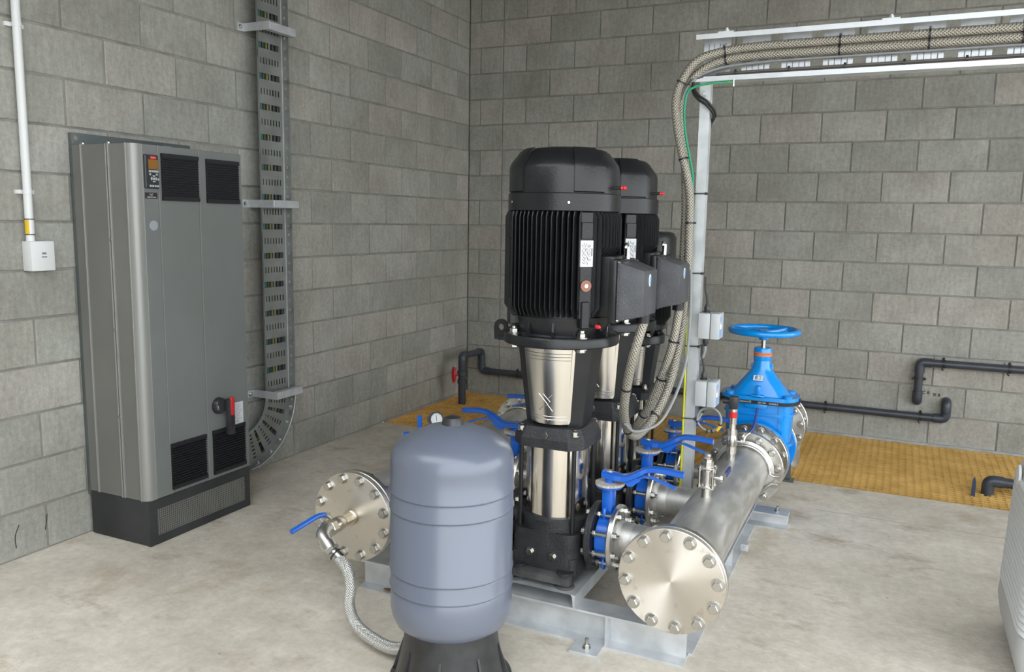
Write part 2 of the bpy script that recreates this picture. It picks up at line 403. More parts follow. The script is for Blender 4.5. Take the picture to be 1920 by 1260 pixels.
for c in range(17):
    s = 0; first = .2 if c % 2 == 0 else .4
    while s < -DY-1e-6:
        w = min(first if s == 0 else .4, -DY-s)
        put_block(wallL, w, 'y', (0, -s, .2*c)); s += w
    cuts = [0, .3] if c % 2 == 0 else [0, .1, .3, .5]
    while cuts[-1] < 6.2-1e-6: cuts.append(min(cuts[-1]+.4, 6.2))
    for a, b in zip(cuts, cuts[1:]): put_block(wallB, b-a, 'x', (a, 0, .2*c))
GY = -1.25     # front edge of the grated trench
bm = bmesh.new(); box(bm, -.2, 6.4, DY-.2, GY, -.3, 0)
struct('floor', bm, FLOOR, 'stained grey concrete floor')
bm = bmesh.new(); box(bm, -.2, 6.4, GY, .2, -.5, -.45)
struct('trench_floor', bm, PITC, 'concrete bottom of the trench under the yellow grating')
CY, RY, FX, LZ = -4.8, -.3, 2.3, 3.0      # tuned to shape daylight: roof edge, right wall end, front wall return, lintel height
bm = bmesh.new(); box(bm, -12, 18, -24, DY-.2, -.3, -.01); box(bm, 6.4, 18, DY-.2, .2, -.3, -.01)
struct('ground', bm, APRON, 'pale concrete apron outside the open door')
bm = bmesh.new(); box(bm, -.2, 6.4, CY, .2, H, H+.15)
struct('ceiling', bm, CEIL)
bm = bmesh.new(); box(bm, 0, 6.4, CY, CY+.15, LZ, H); box(bm, 6.2, 6.4, CY+.15, RY, LZ, H)
struct('shade_lintel', bm, CEIL)  # unseen beam added along the roof edges to shade the upper walls
bm = bmesh.new(); box(bm, 6.2, 6.4, RY, .2, -.45, H)
struct('wall_right', bm, MORTAR)
bm = bmesh.new(); box(bm, -.2, FX, DY-.2, DY, 0, H)
struct('shade_wall_front', bm, MORTAR)  # unseen wall added behind the camera to shade the left side
bm = bmesh.new(); box(bm, .0, 5.0, -.02, 0, -.02, .012); box(bm, 0, .012, GY, 0, -.02, .012)
struct('trim_1', bm, GALVD, 'steel angle where the grating meets the wall')

bm = bmesh.new(); prism(bm, [(2.95, -1.706), (6.2, -1.696), (6.2, -1.690), (2.95, -1.700)], XY, -.001, .0008)
struct('trim_2', bm, APRON, 'faint pale joint line across the concrete floor')

# yellow grating over the trench
gx0, gx1, gy0, gy1 = .014, 5.0, GY+.004, -.022
gr = thing('floor_grating', 'yellow moulded resin grating laid over the trench along the back wall', 'grating', (2.5, -.6, -.035))
bm = bmesh.new(); p = .04
n = int((gx1-gx0)/p)
for i in range(n+1): x = gx0+i*p; box(bm, x, x+.008, gy0, gy1, -.035, -.0018)
obj('long_bars', bm, YEL, gr)
bm = bmesh.new()
for i in range(int((gy1-gy0)/p)+1): y = gy0+i*p; box(bm, gx0, gx1, y, y+.009, -.035, 0)
obj('cross_bars', bm, YEL, gr)

# ------------------------------------------------------------------ drive cabinet
XF = .385; Y0, Y1 = -3.606, -2.992
cb = thing('drive_cabinet', 'tall grey drive cabinet on a black plinth against the left wall', 'cabinet', (.2, -3.3, 0))
bm = bmesh.new(); box(bm, .002, .026, -3.6, -2.955, .18, 1.778, .002)
bp_ = obj('back_plate', bm, CABP, cb)
bm = bmesh.new(); cyl(bm, (.026, -3.585, 1.755), (.03, -3.585, 1.755), .011, n=16)
obj('bolt', bm, SSB, bp_)
bm = bmesh.new()
prism(bm, [(.026, Y0+.004), (XF-.03, Y0+.004)]+[(XF-.03+.026*math.sin(t), Y0+.03-.026*math.cos(t)) for t in [PI/2*i/6 for i in range(1, 7)]]+[(XF-.004, Y1), (.026, Y1)], XY, .205, 1.725)
body = obj('body', bm, CABS, cb)
bm = bmesh.new()
prism(bm, [(XF-.03, Y0)]+[(XF-.034+.034*math.sin(t), Y0+.034-.034*math.cos(t)) for t in [PI/2*i/8 for i in range(9)]]+[(XF, Y0+.05), (XF-.01, Y0+.05), (XF-.03, Y0+.02)], XY, .205, 1.726)
obj('lit_corner_post', bm, CABT, cb)  # the rounded corner's highlight is put into this lighter colour
for x in (.085, .236, .25, .352):
    bm = bmesh.new(); box(bm, x-.0035, x+.0035, Y0-.004, Y0+.006, .205, 1.727, .001, seg=1); obj('rib', bm, CABT, cb)
for y0, y1, nm in ((Y0+.05, -3.479, 'control_column'), (-3.474, -3.258, 'door'), (-3.252, Y1, 'door')):
    bm = bmesh.new(); box(bm, XF-.01, XF+.002, y0, y1, .206, 1.726, .0015, seg=1); obj(nm, bm, CAB, cb)
for y in (-3.4765, -3.255):
    bm = bmesh.new(); box(bm, XF-.005, XF+.004, y-.002, y+.002, .206, 1.726); obj('edge_trim', bm, CABT, cb)
for y0, y1, z0, z1 in ((-3.462, -3.262, 1.498, 1.695), (-3.214, -3.015, 1.494, 1.69), (-3.474, -3.272, .225, .433), (-3.228, -3.022, .225, .437)):
    bm = bmesh.new(); box(bm, XF+.0, XF+.006, y0, y1, z0, z1)
    box(bm, XF+.002, XF+.014, y0, y1, z1-.018, z1); box(bm, XF+.002, XF+.014, y0, y1, z0, z0+.018)
    vt = obj('vent', bm, VENT, cb)
    k = 15; hh = (z1-z0-.036)/k; sl = None
    for i in range(k):
        if sl is None:
            bm = bmesh.new(); prism(bm, [(XF+.004, z0+.018+hh*.12), (XF+.013, z0+.018+hh*.30), (XF+.013, z0+.018+hh*.5), (XF+.004, z0+.018+hh*.75)], XZ, y0, y1); sl = obj('louvre', bm, VENT, vt)
        else:
            c = inst(sl, vt, (0, 0, 0)); c.location = (0, 0, hh*i)
bm = bmesh.new(); box(bm, XF, XF+.014, -3.551, -3.482, 1.546, 1.684, .003, seg=1); cp = obj('control_panel', bm, BLKP, cb)
def fbox(nm, y0, y1, z0, z1, m, par, x=XF+.014, t=.002, bev=0):
    bm = bmesh.new(); box(bm, x, x+t, y0, y1, z0, z1, bev, seg=1); return obj(nm, bm, m, par)
fbox('screen', -3.536, -3.488, 1.625, 1.664, SCR, cp)
lg = fbox('badge', -3.526, -3.497, 1.666, 1.679, RED, cp)
text('lettering', 'Danfoss', .0075, WINK, lg, (XF+.0165, -3.5115, 1.6725), (0, 1, 0), (0, 0, 1))
for i in range(4): fbox('button', -3.535+i*.0125, -3.525+i*.0125, 1.612, 1.621, BUTTON, cp)
for i in range(4):
    bm = bmesh.new(); cyl(bm, (XF+.014, -3.53+i*.0125, 1.556), (XF+.017, -3.53+i*.0125, 1.556), .0048, n=12); obj('button', bm, BUTTON, cp)
for t in range(4):
    a0 = t*PI/2+PI/4+.25
    bm = bmesh.new(); lathe(bm, [(.0085, 0), (.0145, 0), (.0145, .003), (.0085, .003), (.0085, 0)], (XF+.014, -3.512, 1.586), (1, 0, 0), 6, a0, a0+PI/2-.5); obj('button', bm, BUTTON, cp)
bm = bmesh.new(); cyl(bm, (XF+.014, -3.512, 1.586), (XF+.017, -3.512, 1.586), .0055, n=12); obj('button', bm, BUTTON, cp)
for y, z in ((-3.529, 1.604), (-3.496, 1.604), (-3.489, 1.584)): fbox('button', y-.004, y+.004, z-.004, z+.004, BUTTON, cp)
npl = fbox('name_plate', -3.549, -3.487, 1.504, 1.529, BLKP, cb, XF+.001, .003)
text('lettering', 'VLT', .011, WINK, npl, (XF+.0045, -3.518, 1.520), (0, 1, 0), (0, 0, 1))
text('lettering', 'AQUA Drive', .0085, WINK, npl, (XF+.0045, -3.518, 1.510), (0, 1, 0), (0, 0, 1))
bm = bmesh.new(); cyl(bm, (XF, -3.512, 1.392), (XF+.004, -3.512, 1.392), .021, n=32); obj('round_cap', bm, mat('pale_disc', (.32, .35, .37), .5), cb)
bm = bmesh.new(); cyl(bm, (XF, -3.187, .552), (XF+.03, -3.187, .552), .04, .036, n=32, bev=.004); sw = obj('switch_base', bm, BLKP, cb)
text('lettering', 'OFF', .012, WINK, sw, (XF+.0305, -3.212, .548), (0, 0, 1), (0, -1, 0))
bm = bmesh.new(); box(bm, XF+.03, XF+.062, -3.172, -3.138, .41, .585, .007); hd = obj('switch_handle', bm, BLKP, sw)
bm = bmesh.new(); box(bm, XF+.05, XF+.0645, -3.166, -3.144, .505, .592, .005); obj('handle_grip', bm, RED, hd)
lb = fbox('label', -3.092, -3.026, .437, .543, PAPER, cb, XF+.002, .001)
for i in range(13): fbox('print_line', -3.087, -3.087+random.uniform(.03, .055), .447+i*.0072, .4485+i*.0072, INKG, lb, XF+.003, .0004)
text('lettering', '\u26a0', .012, INK, lb, (XF+.0036, -3.084, .475), (0, 1, 0), (0, 0, 1))
bm = bmesh.new(); prism(bm, [(-.03, 0), (.03, 0), (.022, .018), (-.022, .018)], lambda a, b, h: Vector((h, -3.26+a, 1.727+b)), .19, .21); obj('lifting_eye', bm, GALV, cb)
for x, y in ((.085, Y0+.012), (.24, Y0+.012)):
    bm = bmesh.new(); lathe(bm, [(.009, 0), (.009, .006), (.005, .011), (0, .012)], (x, y, 1.727), n=14); obj('bolt', bm, SSB, cb)
for z in (1.67, 1.2, .75, .26):
    bm = bmesh.new(); lathe(bm, [(.004, 0), (.004, .004), (0, .006)], (XF+.002, Y1+.012 if z < 1.6 else -3.008, z), (1, 0, 0), n=10); obj('screw', bm, SSB, cb)
for z in (1.33, .95, .57):
    bm = bmesh.new(); lathe(bm, [(.005, 0), (.005, .003), (0, .005)], (.243, Y0-.004, z), (0, -1, 0), n=10); obj('screw', bm, SSB, cb)
bm = bmesh.new(); box(bm, .02, XF-.012, Y0+.006, Y1, .004, .204, .002, seg=1)
pl = obj('plinth', bm, PLIN, cb)
bm = bmesh.new(); z0, z1, y0, y1 = .038, .16, -3.558, -3.02
box(bm, XF-.012, XF, Y0+.006, y0, .002, .204); box(bm, XF-.012, XF, y1, Y1, .002, .204); box(bm, XF-.012, XF, y0, y1, .002, z0); box(bm, XF-.012, XF, y0, y1, z1, .204)
obj('plinth_front', bm, PLIN, pl)
bm = bmesh.new()
for i in range(50): y = y0+(y1-y0)*i/50; box(bm, XF-.007, XF-.004, y, y+.0034, z0, z1)
for i in range(12): z = z0+(z1-z0)*i/12; box(bm, XF-.007, XF-.004, y0, y1, z, z+.0034)
obj('mesh_grille', bm, mat('grille_steel', (.28, .28, .26), .5, .3), pl)

# ------------------------------------------------------------------ wall tray with cables, left wall
TB = .088; TY0, TY1 = -2.535, -2.338
tr = thing('wall_cable_tray', 'vertical perforated steel cable tray fixed to the left wall beside the cabinet', 'cable tray', (.09, -2.44, .1))
ACY, ACZ = -2.71, .44
def tray_pt(y, z, x):
    """straight above ACZ, flat quarter bend below it"""
    return Vector((x, y, z))
def tpatch(bm, fn, a0, a1, b0, b1, t=.0025):
    vs = [fn(a, b, h) for h in (TB-t, TB) for a in (a0, a1) for b in (b0, b1)]
    add(bm, vs, [(0, 1, 3, 2), (4, 6, 7, 5), (0, 4, 5, 1), (2, 3, 7, 6), (0, 2, 6, 4), (1, 5, 7, 3)])
wd = TY1-TY0
def tray_piece(bm, fn, L0, L1, pitch=.16):
    k = int(round((L1-L0)/pitch))
    pitch = (L1-L0)/k
    for i in range(k):
        b = L0+i*pitch; f = pitch/.16
        tpatch(bm, fn, 0, wd, b, b+.049*f)
        # small slots
        tpatch(bm, fn, 0, .022, b+.049*f, b+.081*f)
        xs = .022
        for q in range(7):
            tpatch(bm, fn, xs+.0085, xs+.0225 if q < 6 else wd, b+.049*f, b+.081*f); xs += .0225
        tpatch(bm, fn, 0, wd, b+.081*f, b+.128*f)
        tpatch(bm, fn, 0, .014, b+.128*f, b+pitch); tpatch(bm, fn, .088, .1, b+.128*f, b+pitch); tpatch(bm, fn, wd-.022, wd, b+.128*f, b+pitch)
bm = bmesh.new(); tray_piece(bm, lambda a, b, h: Vector((h, TY0+a, b)), ACZ, ACZ+.16*18)
obj('tray_base', bm, ZINC, tr)
def bend(a, b, h):
    r = (TY0-ACY)+a; t = (b)/.27
    return Vector((h, ACY+r*math.cos(t), ACZ-r*math.sin(t)))
bm = bmesh.new(); tray_piece(bm, bend, 0, .27*PI/2, .105)
obj('tray_bend', bm, ZINC, tr)
bm = bmesh.new(); tray_piece(bm, lambda a, b, h: Vector((h, ACY-b, ACZ-(TY0-ACY)-a)), 0, .28, .14)
obj('tray_base', bm, ZINC, tr)
def rail(fn, L0, L1, depth, pitch=.053, holes=True):
    bm = bmesh.new()
    def q(b0, b1, h0, h1):
        vs = [fn(t, b, h) for t in (0, .002) for b in (b0, b1) for h in (h0, h1)]
        add(bm, vs, [(0, 1, 3, 2), (4, 6, 7, 5), (0, 4, 5, 1), (2, 3, 7, 6), (0, 2, 6, 4), (1, 5, 7, 3)])
    k = max(1, int(round((L1-L0)/pitch))); pp = (L1-L0)/k
    for i in range(k):
        b = L0+i*pp
        if holes:
            q(b, b+pp*.72, 0, depth); q(b+pp*.72, b+pp, 0, depth*.3); q(b+pp*.72, b+pp, depth*.62, depth)
        else: q(b, b+pp, 0, depth)
    return bm
SD = .046
obj('side_rail', rail(lambda t, b, h: Vector((TB+h, TY1-t, b)), ACZ, ACZ+2.88, SD), ZINC, tr)
obj('side_rail', rail(lambda t, b, h: Vector((TB+h, TY0+t, b)), ACZ, ACZ+2.88, .008, holes=False), ZINC, tr)
RO = TY1-ACY; RI = TY0-ACY
obj('bend_rail', rail(lambda t, b, h: Vector((TB+h, ACY+(RO-t)*math.cos(b), ACZ-(RO-t)*math.sin(b))), 0, PI/2, SD, .16), ZINC, tr)
obj('bend_rail', rail(lambda t, b, h: Vector((TB+h, ACY+(RI+t)*math.cos(b), ACZ-(RI+t)*math.sin(b))), 0, PI/2, .02, .16, False), GALVD, tr)
obj('side_rail', rail(lambda t, b, h: Vector((TB+h, ACY-b, ACZ-RO+t)), 0, .28, SD), ZINC, tr)
bm = bmesh.new(); box(bm, TB-.001, TB+.003, TY1-.009, TY1-.003, ACZ, ACZ+2.88); obj('rail_lip_glint', bm, GALV, tr)  # brighter strip stands in for the highlight along the bent corner
bm = bmesh.new()
ln = [Vector((TB+SD, ACY+(RO-.002)*math.cos(t), ACZ-(RO-.002)*math.sin(t))) for t in [PI/2*i/16 for i in range(17)]]
tube(bm, ln, .0025, 6); obj('rail_lip_glint', bm, GALV, tr)
for t in (.25, .5, .8, 1.05, 1.35):
    bm = bmesh.new(); c = Vector((TB+SD*.5, ACY+RO*math.cos(t), ACZ-RO*math.sin(t))); d = Vector((0, -math.cos(t), math.sin(t)))
    bolt(bm, c-d*.004, d, .007, .01, True, .012); bolt(bm, c+d*.001, -d, .006, .009, True, .014); obj('bolt', bm, GALV, tr)
for z in (2.43, 1.507, .45):
    bm = bmesh.new(); box(bm, TB+SD+.002, TB+SD+.042, -2.53, -2.325, z-.021, z+.021, .002, seg=1)
    br = obj('bracket', bm, GALV, tr)
    bm = bmesh.new(); box(bm, 0, TB+SD+.042, -2.54, -2.53, z-.021, z+.021); box(bm, 0, .005, -2.585, -2.53, z-.021, z+.021); obj('wall_cleat', bm, GALV, br)
    bm = bmesh.new(); bolt(bm, (.005, -2.565, z), (1, 0, 0), .009, .01); obj('bolt', bm, SSB, br)
for i, (m, r, lab) in enumerate(((GRN, .011, 'green earth cable running behind the wall cable tray'), (BCAB, .014, 'black power cable behind the wall tray beside the green one'), (YGR, .007, 'thin yellow striped earth cable behind the wall tray'), (BCAB, .015, 'thick black power cable in the middle behind the wall tray'), (BCAB, .013, 'black power cable behind the wall tray at its right side'), (BCAB, .013, 'outermost black power cable behind the wall tray near the corner side'))):
    y = (-2.497, -2.472, -2.4505, -2.428, -2.397, -2.366)[i]; rr = y-ACY; x = TB-.006-r
    pts = [(x, y, 3.32), (x, y, ACZ)]+[(x, ACY+rr*math.cos(t), ACZ-rr*math.sin(t)) for t in [PI/2*k/8 for k in range(1, 9)]]+[(x, -2.99, ACZ-rr)]
    bm = bmesh.new(); tube(bm, pts, r, 10); single('power_cable' if m is BCAB else 'earth_cable', bm, m, lab, 'cable', 'cables behind the wall tray')

# ------------------------------------------------------------------ white conduit and socket box
cd_ = thing('white_conduit', 'white plastic conduit running down the left wall to the small box', 'conduit', (.026, -3.812, 1.322))
bm = bmesh.new(); cyl(bm, (.026, -3.812, 1.318), (.026, -3.812, 3.395), .0165, n=20); obj('pipe', bm, WHT, cd_)
for z in (1.52, 2.17):
    bm = bmesh.new(); ring(bm, (.026, -3.812, z-.008), (.026, -3.812, z+.008), .0165, .0185, 20); box(bm, 0, .012, -3.85, -3.774, z-.008, z+.008); obj('saddle', bm, WHT, cd_)
bm = bmesh.new(); ring(bm, (.026, -3.812, 1.348), (.026, -3.812, 1.41), .0165, .0175, 20); lbw = obj('sleeve', bm, WHT, cd_)
bm = bmesh.new(); lathe(bm, [(.0178, 0), (.0178, .055)], (.026, -3.812, 1.352), n=10, a0=-.5, a1=.9); obj('yellow_tag', bm, YLW, lbw)
for z in (1.347, 1.409):
    bm = bmesh.new(); ring(bm, (.026, -3.812, z), (.026, -3.812, z+.004), .0165, .0188, 20); obj('black_band', bm, BLKP, lbw)
jb = thing('socket_box', 'small white plastic box on the left wall under the conduit', 'box', (.03, -3.782, 1.2))
bm = bmesh.new(); box(bm, .0, .058, -3.834, -3.731, 1.2, 1.322, .004); obj('case', bm, WHT, jb)
bm = bmesh.new(); box(bm, .058, .0585, -3.79, -3.767, 1.255, 1.26); box(bm, .058, .0585, -3.788, -3.769, 1.268, 1.276); obj('printed_mark', bm, INKG, jb)

# scuff marks on the bottom course of the left wall
for k, pts in enumerate((((.001, -3.925, .145), (.001, -3.945, .10), (.001, -3.943, .05)), ((.001, -3.80, .152), (.001, -3.806, .115), (.001, -3.812, .085)))):
    bm = bmesh.new(); tube(bm, spline(pts, 5), .0018, 5); s_ = single('scuff_mark', bm, SCUFF, ('curved black scuff on the bottom left wall course', 'short straight black scuff on the bottom left wall course')[k], 'mark')

# ------------------------------------------------------------------ skid frame
PX = 2.175; PZ = .33; MXR, MXL = 2.67, 1.46; PY = (-3.335, -2.85, -2.42)
sk = thing('skid_frame', 'galvanised steel skid frame that carries the pumps and manifolds', 'frame', (2.08, -2.8, 0))
def ibeam_x(x0, x1, y, h=.12, w=.09):
    bm = bmesh.new(); t = .007
    pr = [(-w/2, 0), (w/2, 0), (w/2, t), (t/2, t+.006), (t/2, h-t-.006), (w/2, h-t), (w/2, h), (-w/2, h), (-w/2, h-t), (-t/2, h-t-.006), (-t/2, t+.006), (-w/2, t)]
    prism(bm, pr, lambda a, b, q: Vector((q, y+a, b)), x0, x1); return bm
def ibeam_y(y0, y1, x, h=.118, w=.09):
    bm = bmesh.new(); t = .007
    pr = [(-w/2, 0), (w/2, 0), (w/2, t), (t/2, t+.006), (t/2, h-t-.006), (w/2, h-t), (w/2, h), (-w/2, h), (-w/2, h-t), (-t/2, h-t-.006), (-t/2, t+.006), (-w/2, t)]
    prism(bm, pr, lambda a, b, q: Vector((x+a, q, b)), y0, y1); return bm
fb = obj('cross_beam', ibeam_x(1.42, 2.70, -3.465), GALV, sk)
for x in (1.72, 2.435):
    bm = bmesh.new(); box(bm, x-.004, x+.004, -3.508, -3.47, .006, .114); obj('stiffener', bm, GALV, fb)
obj('cross_beam', ibeam_x(1.42, 2.70, -2.64), GALV, sk)
rb = obj('cross_beam', ibeam_x(1.30, 2.855, -2.04, .075, .1), GALV, sk)
bm = bmesh.new(); bolt(bm, (2.80, -2.04, .075), (0, 0, 1), .01, .012, True, .012); obj('bolt', bm, SSB, rb)
for x in (2.665, 1.465): obj('side_beam', ibeam_y(-3.42, -2.1, x), GALV, sk)
bm = bmesh.new(); t = .007
prism(bm, [(-.145, 0), (-.138, 0), (-.134, .04), (-.128, .046), (.128, .046), (.134, .04), (.138, 0), (.145, 0), (.145, .0465), (-.145, .0465)], lambda a, b, q: Vector((PX+a, q, .1195+b)), -3.51, -2.1)
obj('pump_rail', bm, GALV, sk)
for x in (2.385,):
    bm = bmesh.new(); box(bm, x-.055, x+.045, -3.585, -3.49, 0, .008, .001, seg=1); ft = obj('anchor_plate', bm, GALV, sk)
    bm = bmesh.new(); bolt(bm, (x-.005, -3.545, .008), (0, 0, 1), .012, .014, True, .02); obj('bolt', bm, SSB, ft)
bm = bmesh.new(); box(bm, 2.66, 2.69, -2.12, -2.113, .075, .24); obj('pipe_support', bm, SS, sk)
bm = bmesh.new(); box(bm, 2.71, 2.74, -2.5, -2.46, .03, .06); bolt(bm, (2.73, -2.5, .045), (0, -1, 0), .009, .01); obj('clip', bm, GALV, sk)

# ------------------------------------------------------------------ pumps
def pump(name, label, big=True):
    P = thing(name, label, 'pump', (0, 0, 0), 'vertical multistage pumps on the skid')
    k = 1 if big else .78; cr = .113 if big else .078
    hs = dict(b=.235, c=.49, h=.56, l=.85, f=.885, e=.95, m=1.305, band=1.365, fan=1.52) if big else dict(b=.2, c=.485, h=.535, l=.735, f=.775, e=.82, m=1.08, band=1.10, fan=1.235)
    q = .1*k; R = .2*k
    # base casting
    bm = bmesh.new()
    prism(bm, rrect(.125*k, .128*k, .045*k), XY, .03, hs['b']*.8)
    lathe(bm, [(cr+.018, hs['b']*.6), (cr+.018, hs['b']-.008), (cr+.01, hs['b']), (cr, hs['b']), (cr, hs['b']*.6)], n=48)
    for s in (-1, 1):
        lathe(bm, [(.05*k, .08*k), (.062*k, .125*k), (.085*k, .15*k), (.085*k, .16*k)], (0, 0, .165), (s, 0, 0), 32)
        prism(bm, [(.1*k, .03), (.165*k, .03), (.165*k, .09), (.13*k, .14), (.1*k, .14)], lambda a, b, h, s=s: Vector((a*s, h, b)), -.012, .012)
    for sx in (-1, 1):
        for sy in (-1, 1):
            cyl(bm, (sx*q, sy*q, .04), (sx*q, sy*q, .1), .024*k, n=20)
            cyl(bm, (sx*.09*k, sy*.128*k, .008), (sx*.09*k, sy*.128*k, .06), .03*k, n=20)
    base = obj('base_casting', bm, CAST, P)
    for s in (-1, 1):
        bm = bmesh.new()
        prism(bm, [(.05, -.124*k), (.05, -.15*k), (.044, -.163*k), (.02, -.163*k), (.02, -.124*k)], lambda a, b, h, s=s: Vector((h, b*-s, a)), -.118*k, .118*k)
        obj('base_apron', bm, BLKD, P)
    for s in (-1, 1):
        bm = bmesh.new(); ring(bm, (s*.146, 0, .165), (s*.169, 0, .165), .04, .1175*k, 48, .003); fl = obj('port_flange', bm, CAST, P)
        for i in range(8):
            t = (i+.5)*PI/4; bm = bmesh.new(); bolt(bm, (s*.146, .095*k*math.cos(t), .165+.095*k*math.sin(t)), (-s, 0, 0), .0125*k, .015); obj('bolt', bm, SSB, fl)
    for sx in (-1, 1):
        for sy in (-1, 1):
            bm = bmesh.new(); cyl(bm, (sx*.09*k, sy*.128*k, 0), (sx*.09*k, sy*.128*k, .01), .033*k, n=24, bev=.003); obj('foot', bm, BLKD, P)
            bm = bmesh.new(); bolt(bm, (sx*.085*k, sy*.145*k, .05), (0, 0, 1), .009, .007); obj('bolt', bm, SSB, base)
    for x in (-.045, .04):
        bm = bmesh.new(); bolt(bm, (x*k, -.128*k, .105-.06*x), (0, -1, 0), .0125, .014, True); obj('plug', bm, SSB, base)
    bm = bmesh.new(); lathe(bm, [(cr, hs['b']-.03), (cr, hs['c']+.01)], n=64); obj('outer_sleeve', bm, SSP, P)
    for sx in (-1, 1):
        for sy in (-1, 1):
            bm = bmesh.new(); cyl(bm, (sx*q, sy*q, .09), (sx*q, sy*q, hs['h']), .008*k, n=12); rd = obj('tie_rod', bm, BLK, P)
    # head
    bm = bmesh.new(); h0, h1 = hs['c'], hs['h']; a = .132*k; c = .045*k
    oct_ = [(a, -a+c), (a, a-c), (a-c, a), (-a+c, a), (-a, a-c), (-a, -a+c), (-a+c, -a), (a-c, -a)]
    prism(bm, oct_, XY, h0, h0+.032)
    vs = [Vector((x, y, h0+.032)) for x, y in oct_]+[Vector((x*.86, y*.86, h1)) for x, y in oct_]
    add(bm, vs, [tuple(range(8, 16))]+[(i, (i+1) % 8, 8+(i+1) % 8, 8+i) for i in range(8)])
    hdp = obj('pump_head', bm, CAST, P)
    for sx in (-1, 1):
        for sy in (-1, 1):
            bm = bmesh.new(); bolt(bm, (sx*q, sy*q, h0+.05), (0, 0, 1), .013*k, .016, True, .005); obj('bolt', bm, SSB, hdp)
    bm = bmesh.new(); bolt(bm, (0, -.121*k, h0+.045), (0, -1, .15), .0135*k, .014, False); obj('plug', bm, SSB, hdp)
    # lantern
    bm = bmesh.new(); z0, z1 = hs['h']-.01, hs['l']; ra, rb_ = .104*k, .14*k
    lathe(bm, [(ra*.93, z0), (rb_*.93, z1)], n=48)
    for t in (0, PI/2, PI, 3*PI/2):
        pass
    for s in (-1, 1):
        vs = []
        for z, r in ((z0, ra), (z1, rb_)):
            vs += [Vector((s*r*.62, -r*.8, z)), Vector((s*r*1.0, -r*.42, z)), Vector((s*r*1.0, r*.42, z)), Vector((s*r*.62, r*.8, z))]
        add(bm, vs, [(0, 1, 2, 3), (4, 5, 6, 7), (0, 1, 5, 4), (1, 2, 6, 5), (2, 3, 7, 6), (3, 0, 4, 7)])
    lathe(bm, [(ra*1.08, z0), (ra*1.08, z0+.012), (ra*.9, z0+.02)], n=48)
    ln_ = obj('lantern', bm, BLK, P)
    for s, nm in ((-PI/2, 0), (PI/2, 1)):
        bm = bmesh.new(); za, zb = z0+.022, z1-.008
        rr = lambda z: (ra+(rb_-ra)*(z-z0)/(z1-z0))*1.0
        w = math.radians(43)
        # lathe's zero angle lies along its first frame axis; build the curved plate directly
        def plate(r_off, n=20):
            V = []
            for i in range(n+1):
                t = s-w+2*w*i/n
                for z in (za, za+.01, zb-.01, zb):
                    inset = 1 if (z in (za, zb) and i in (0, n)) else 0
                    tt = t+(.05 if (inset and i == 0) else (-.05 if inset else 0))
                    V.append(Vector(((rr(z)+r_off)*math.cos(tt), (rr(z)+r_off)*math.sin(tt), z)))
            return V
        n_ = 20; A = plate(.0015); B = plate(-.0005)
        f = []
        for i in range(n_):
            for j in range(3):
                a_ = i*4+j; f.append((a_, a_+4, a_+5, a_+1))
        add(bm, A, f); add(bm, B, f)
        g = obj('coupling_guard', bm, SSG, P)
        for dz in (.018, .03, .042):
            for zz in (zb-dz*.95, za+dz*.95):
                if dz == .042 and zz < (za+zb)/2: continue
                bm = bmesh.new(); tube(bm, [Vector(((rr(zz)+.0015)*math.cos(t), (rr(zz)+.0015)*math.sin(t), zz)) for t in [s-w*.86+1.72*w*i/16 for i in range(17)]], .0012, 6); obj('pressed_line', bm, SSG, g)
        for zz in (za+.012, zb-.006):
            bm = bmesh.new(); bolt(bm, (0, (rr(zz)+.001)*math.copysign(1, s), zz), (0, math.copysign(1, s), 0), .004, .004, False); obj('screw', bm, SSB, g)
        if big:
            def gp(u, z): t = s+u/rr(z); return Vector(((rr(z)+.0015)*math.cos(t), (rr(z)+.0015)*math.sin(t), z))
            zc = za+.078
            for A_ in (((-.03, .03), (-.004, .003), (.02, -.03)), ((.02, .03), (.006, .016)), ((-.03, -.03), (-.012, -.012)), ((-.012, .03), (.012, .004), (-.004, -.012))):
                bm = bmesh.new(); tube(bm, [gp(u, zc+z) for u, z in A_], .0013, 6); obj('pressed_mark', bm, SSG, g)
    # motor flange
    bm = bmesh.new(); rf = .205*k if big else .135
    lathe(bm, [(.1*k, hs['l']), (rf-.004, hs['l']), (rf, hs['l']+.004), (rf, hs['f']-.006), (rf-.004, hs['f']), (rf*.8, hs['f']), (rf*.78, hs['f']+.006), (.168*k, hs['e']-.02), (.172*k, hs['e']), (0, hs['e'])], n=64)
    mf = obj('motor_flange', bm, BLK, P)
    rbo = rf*.86
    for i in range(4):
        t = PI/4+i*PI/2; c_ = math.cos(t)*rbo; s_ = math.sin(t)*rbo
        bm = bmesh.new(); bolt(bm, (c_, s_, hs['f']), (0, 0, 1), .016*k, .018*k, True, .008); bolt(bm, (c_, s_, hs['l']), (0, 0, -1), .016*k, .014*k, True); obj('bolt', bm, SSB, mf)
    for i in range(8):
        t = -PI/2+(i-.5)*PI/4+PI/8
        if i % 2: continue
        for dt in (-.32, .22):
            d = Vector((math.cos(t+dt), math.sin(t+dt), 0)); nn = Vector((-d.y, d.x, 0))
            bm = bmesh.new()
            prism(bm, [(rf*.8, hs['f']-.002), (rf*.99, hs['f']-.002), (rf*.86, hs['f']+.02), (rf*.815, hs['f']+.055*k)], lambda a, b, h, d=d, nn=nn: d*a+nn*h+Vector((0, 0, b)), -.004, .004)
            obj('gusset', bm, BLK, mf)
